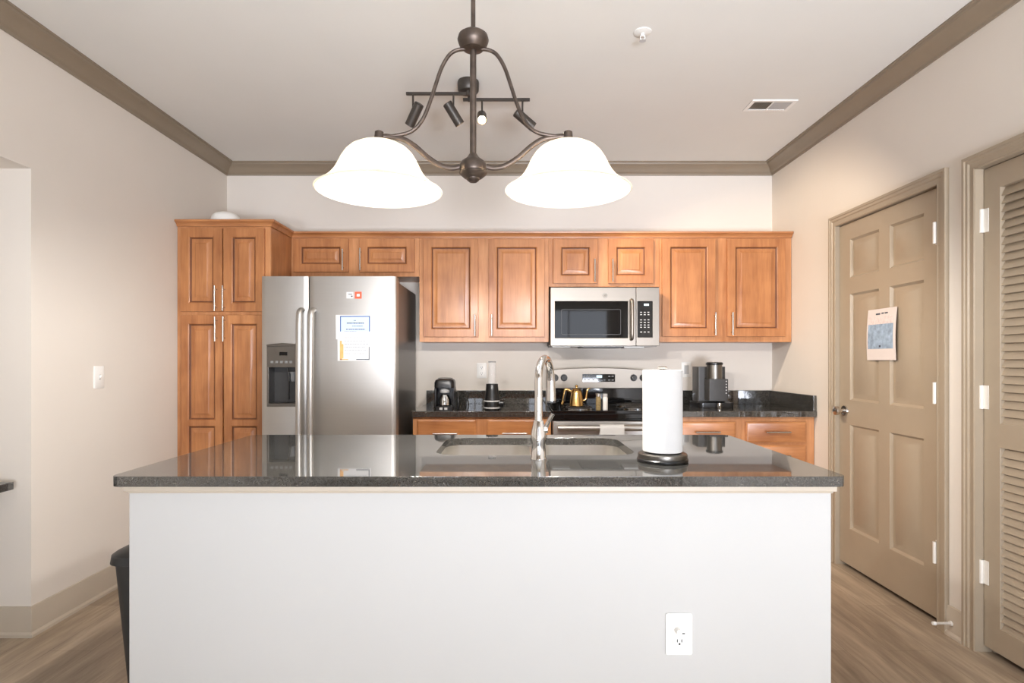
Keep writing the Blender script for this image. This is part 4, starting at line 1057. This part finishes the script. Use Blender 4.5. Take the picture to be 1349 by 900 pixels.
# pendant lamp with two bell shades
PYY = 1.85
hx = lambda v: X(v, PYY); hzz = lambda v: Z(v, PYY)
pc = hx(623.3)
t = thing('pendant_lamp', (pc, PYY, ZC), 'bronze two light pendant with white bell shades hanging over the island', 'pendant lamp')
b = B(); b.lathe([(0.065,-0.0005),(0.065,-0.012),(0.05,-0.022),(0.012,-0.03)], (pc,PYY,ZC), 32); obj('ceiling_canopy', b, M['bronze'], t)
b = B(); b.cyl((pc,PYY,hzz(42)), (pc,PYY,ZC-0.03), 0.0075, None, 16); b.cyl((pc,PYY,hzz(208)), (pc,PYY,hzz(66)), 0.0105, None, 16); obj('stem', b, M['bronze'], t)
z0 = hzz(66.5); hgt = hzz(41.5)-z0
b = B(); b.lathe([(0.018,0),(0.034,0.004),(0.046,0.018),(0.051,0.034),(0.047,0.048),(0.034,0.058),(0.012,hgt)], (pc,PYY,z0), 32); obj('collar', b, M['bronze'], t)
z0 = hzz(240)
b = B(); b.lathe([(0,0),(0.012,0.0),(0.020,0.006),(0.022,0.012),(0.030,0.014),(0.044,0.026),(0.046,0.030),(0.042,0.034),(0.044,0.040),(0.043,0.056),(0.038,0.066),(0.024,0.076),(0.018,0.082),(0.012,0.092)], (pc,PYY,z0), 36); obj('hub', b, M['bronze'], t)
up = [(613,64.5),(601,66.5),(591,73.5),(581.5,90),(573.5,113),(567,133),(557,157),(543,172.5),(523,178.5),(500,180.5)]
lo = [(606,219.5),(595,221.5),(580,218),(563,207),(547,193),(531,183.5),(512,180),(500,179.5)]
for s in (1, -1):
    for nm, pts, r_, fl_ in (('upper_arm', up, 0.0062, 1.0), ('lower_arm', lo, 0.0062, 1.4)):
        P = [(pc+s*(hx(a)-pc), PYY, hzz(c)) for a, c in pts]
        b = B(); b.tube(smooth(P, 6), r_, 10, fl_); obj(nm, b, M['bronze'], t)
    sxc = hx(499.5) if s == 1 else hx(748.3)
    rim = 1.80; topz = hzz(188)
    b = B(); b.lathe([(0.020,topz-0.002),(0.022,topz+0.006),(0.016,topz+0.012),(0.014,hzz(174)),(0.008,hzz(172.5)),(0,hzz(172.3))], (sxc,PYY,0), 24); obj('shade_holder', b, M['bronze'], t)
    hg = topz-rim
    prof = [(0.022,1.0),(0.045,0.985),(0.070,0.94),(0.092,0.86),(0.108,0.76),(0.121,0.63),(0.132,0.48),(0.144,0.34),(0.160,0.21),(0.180,0.10),(0.197,0.03),(0.205,0.0)]
    inn = [(max(r_-0.005, 0.018), v) for r_, v in prof]
    full = [(r_, rim+hg*v) for r_, v in prof]+[(0.203, rim-0.003)]+[(r_-0.001, rim+hg*v-0.004) for r_, v in reversed(inn)]
    b = B(); b.lathe([(r_, z_) for r_, z_ in full], (sxc,PYY,0), 56, cap0=False, cap1=False); obj('shade', b, M['shade'], t, angle=80)
    zb2 = rim+0.055
    b = B(); b.lathe([(0,0),(0.014,0.003),(0.026,0.014),(0.030,0.030),(0.026,0.046),(0.016,0.064),(0.013,0.085),(0,0.085)], (sxc,PYY,zb2-0.01), 20); obj('bulb', b, M['bulb'], t)
    l = bpy.data.lights.new('lamp', 'POINT'); l.energy = 53; l.color = (1.0, 0.965, 0.945); l.shadow_soft_size = 0.035
    o = bpy.data.objects.new('lamp', l); C.objects.link(o); o.location = Vector((sxc, PYY, zb2-0.05))-t.location; o.parent = t
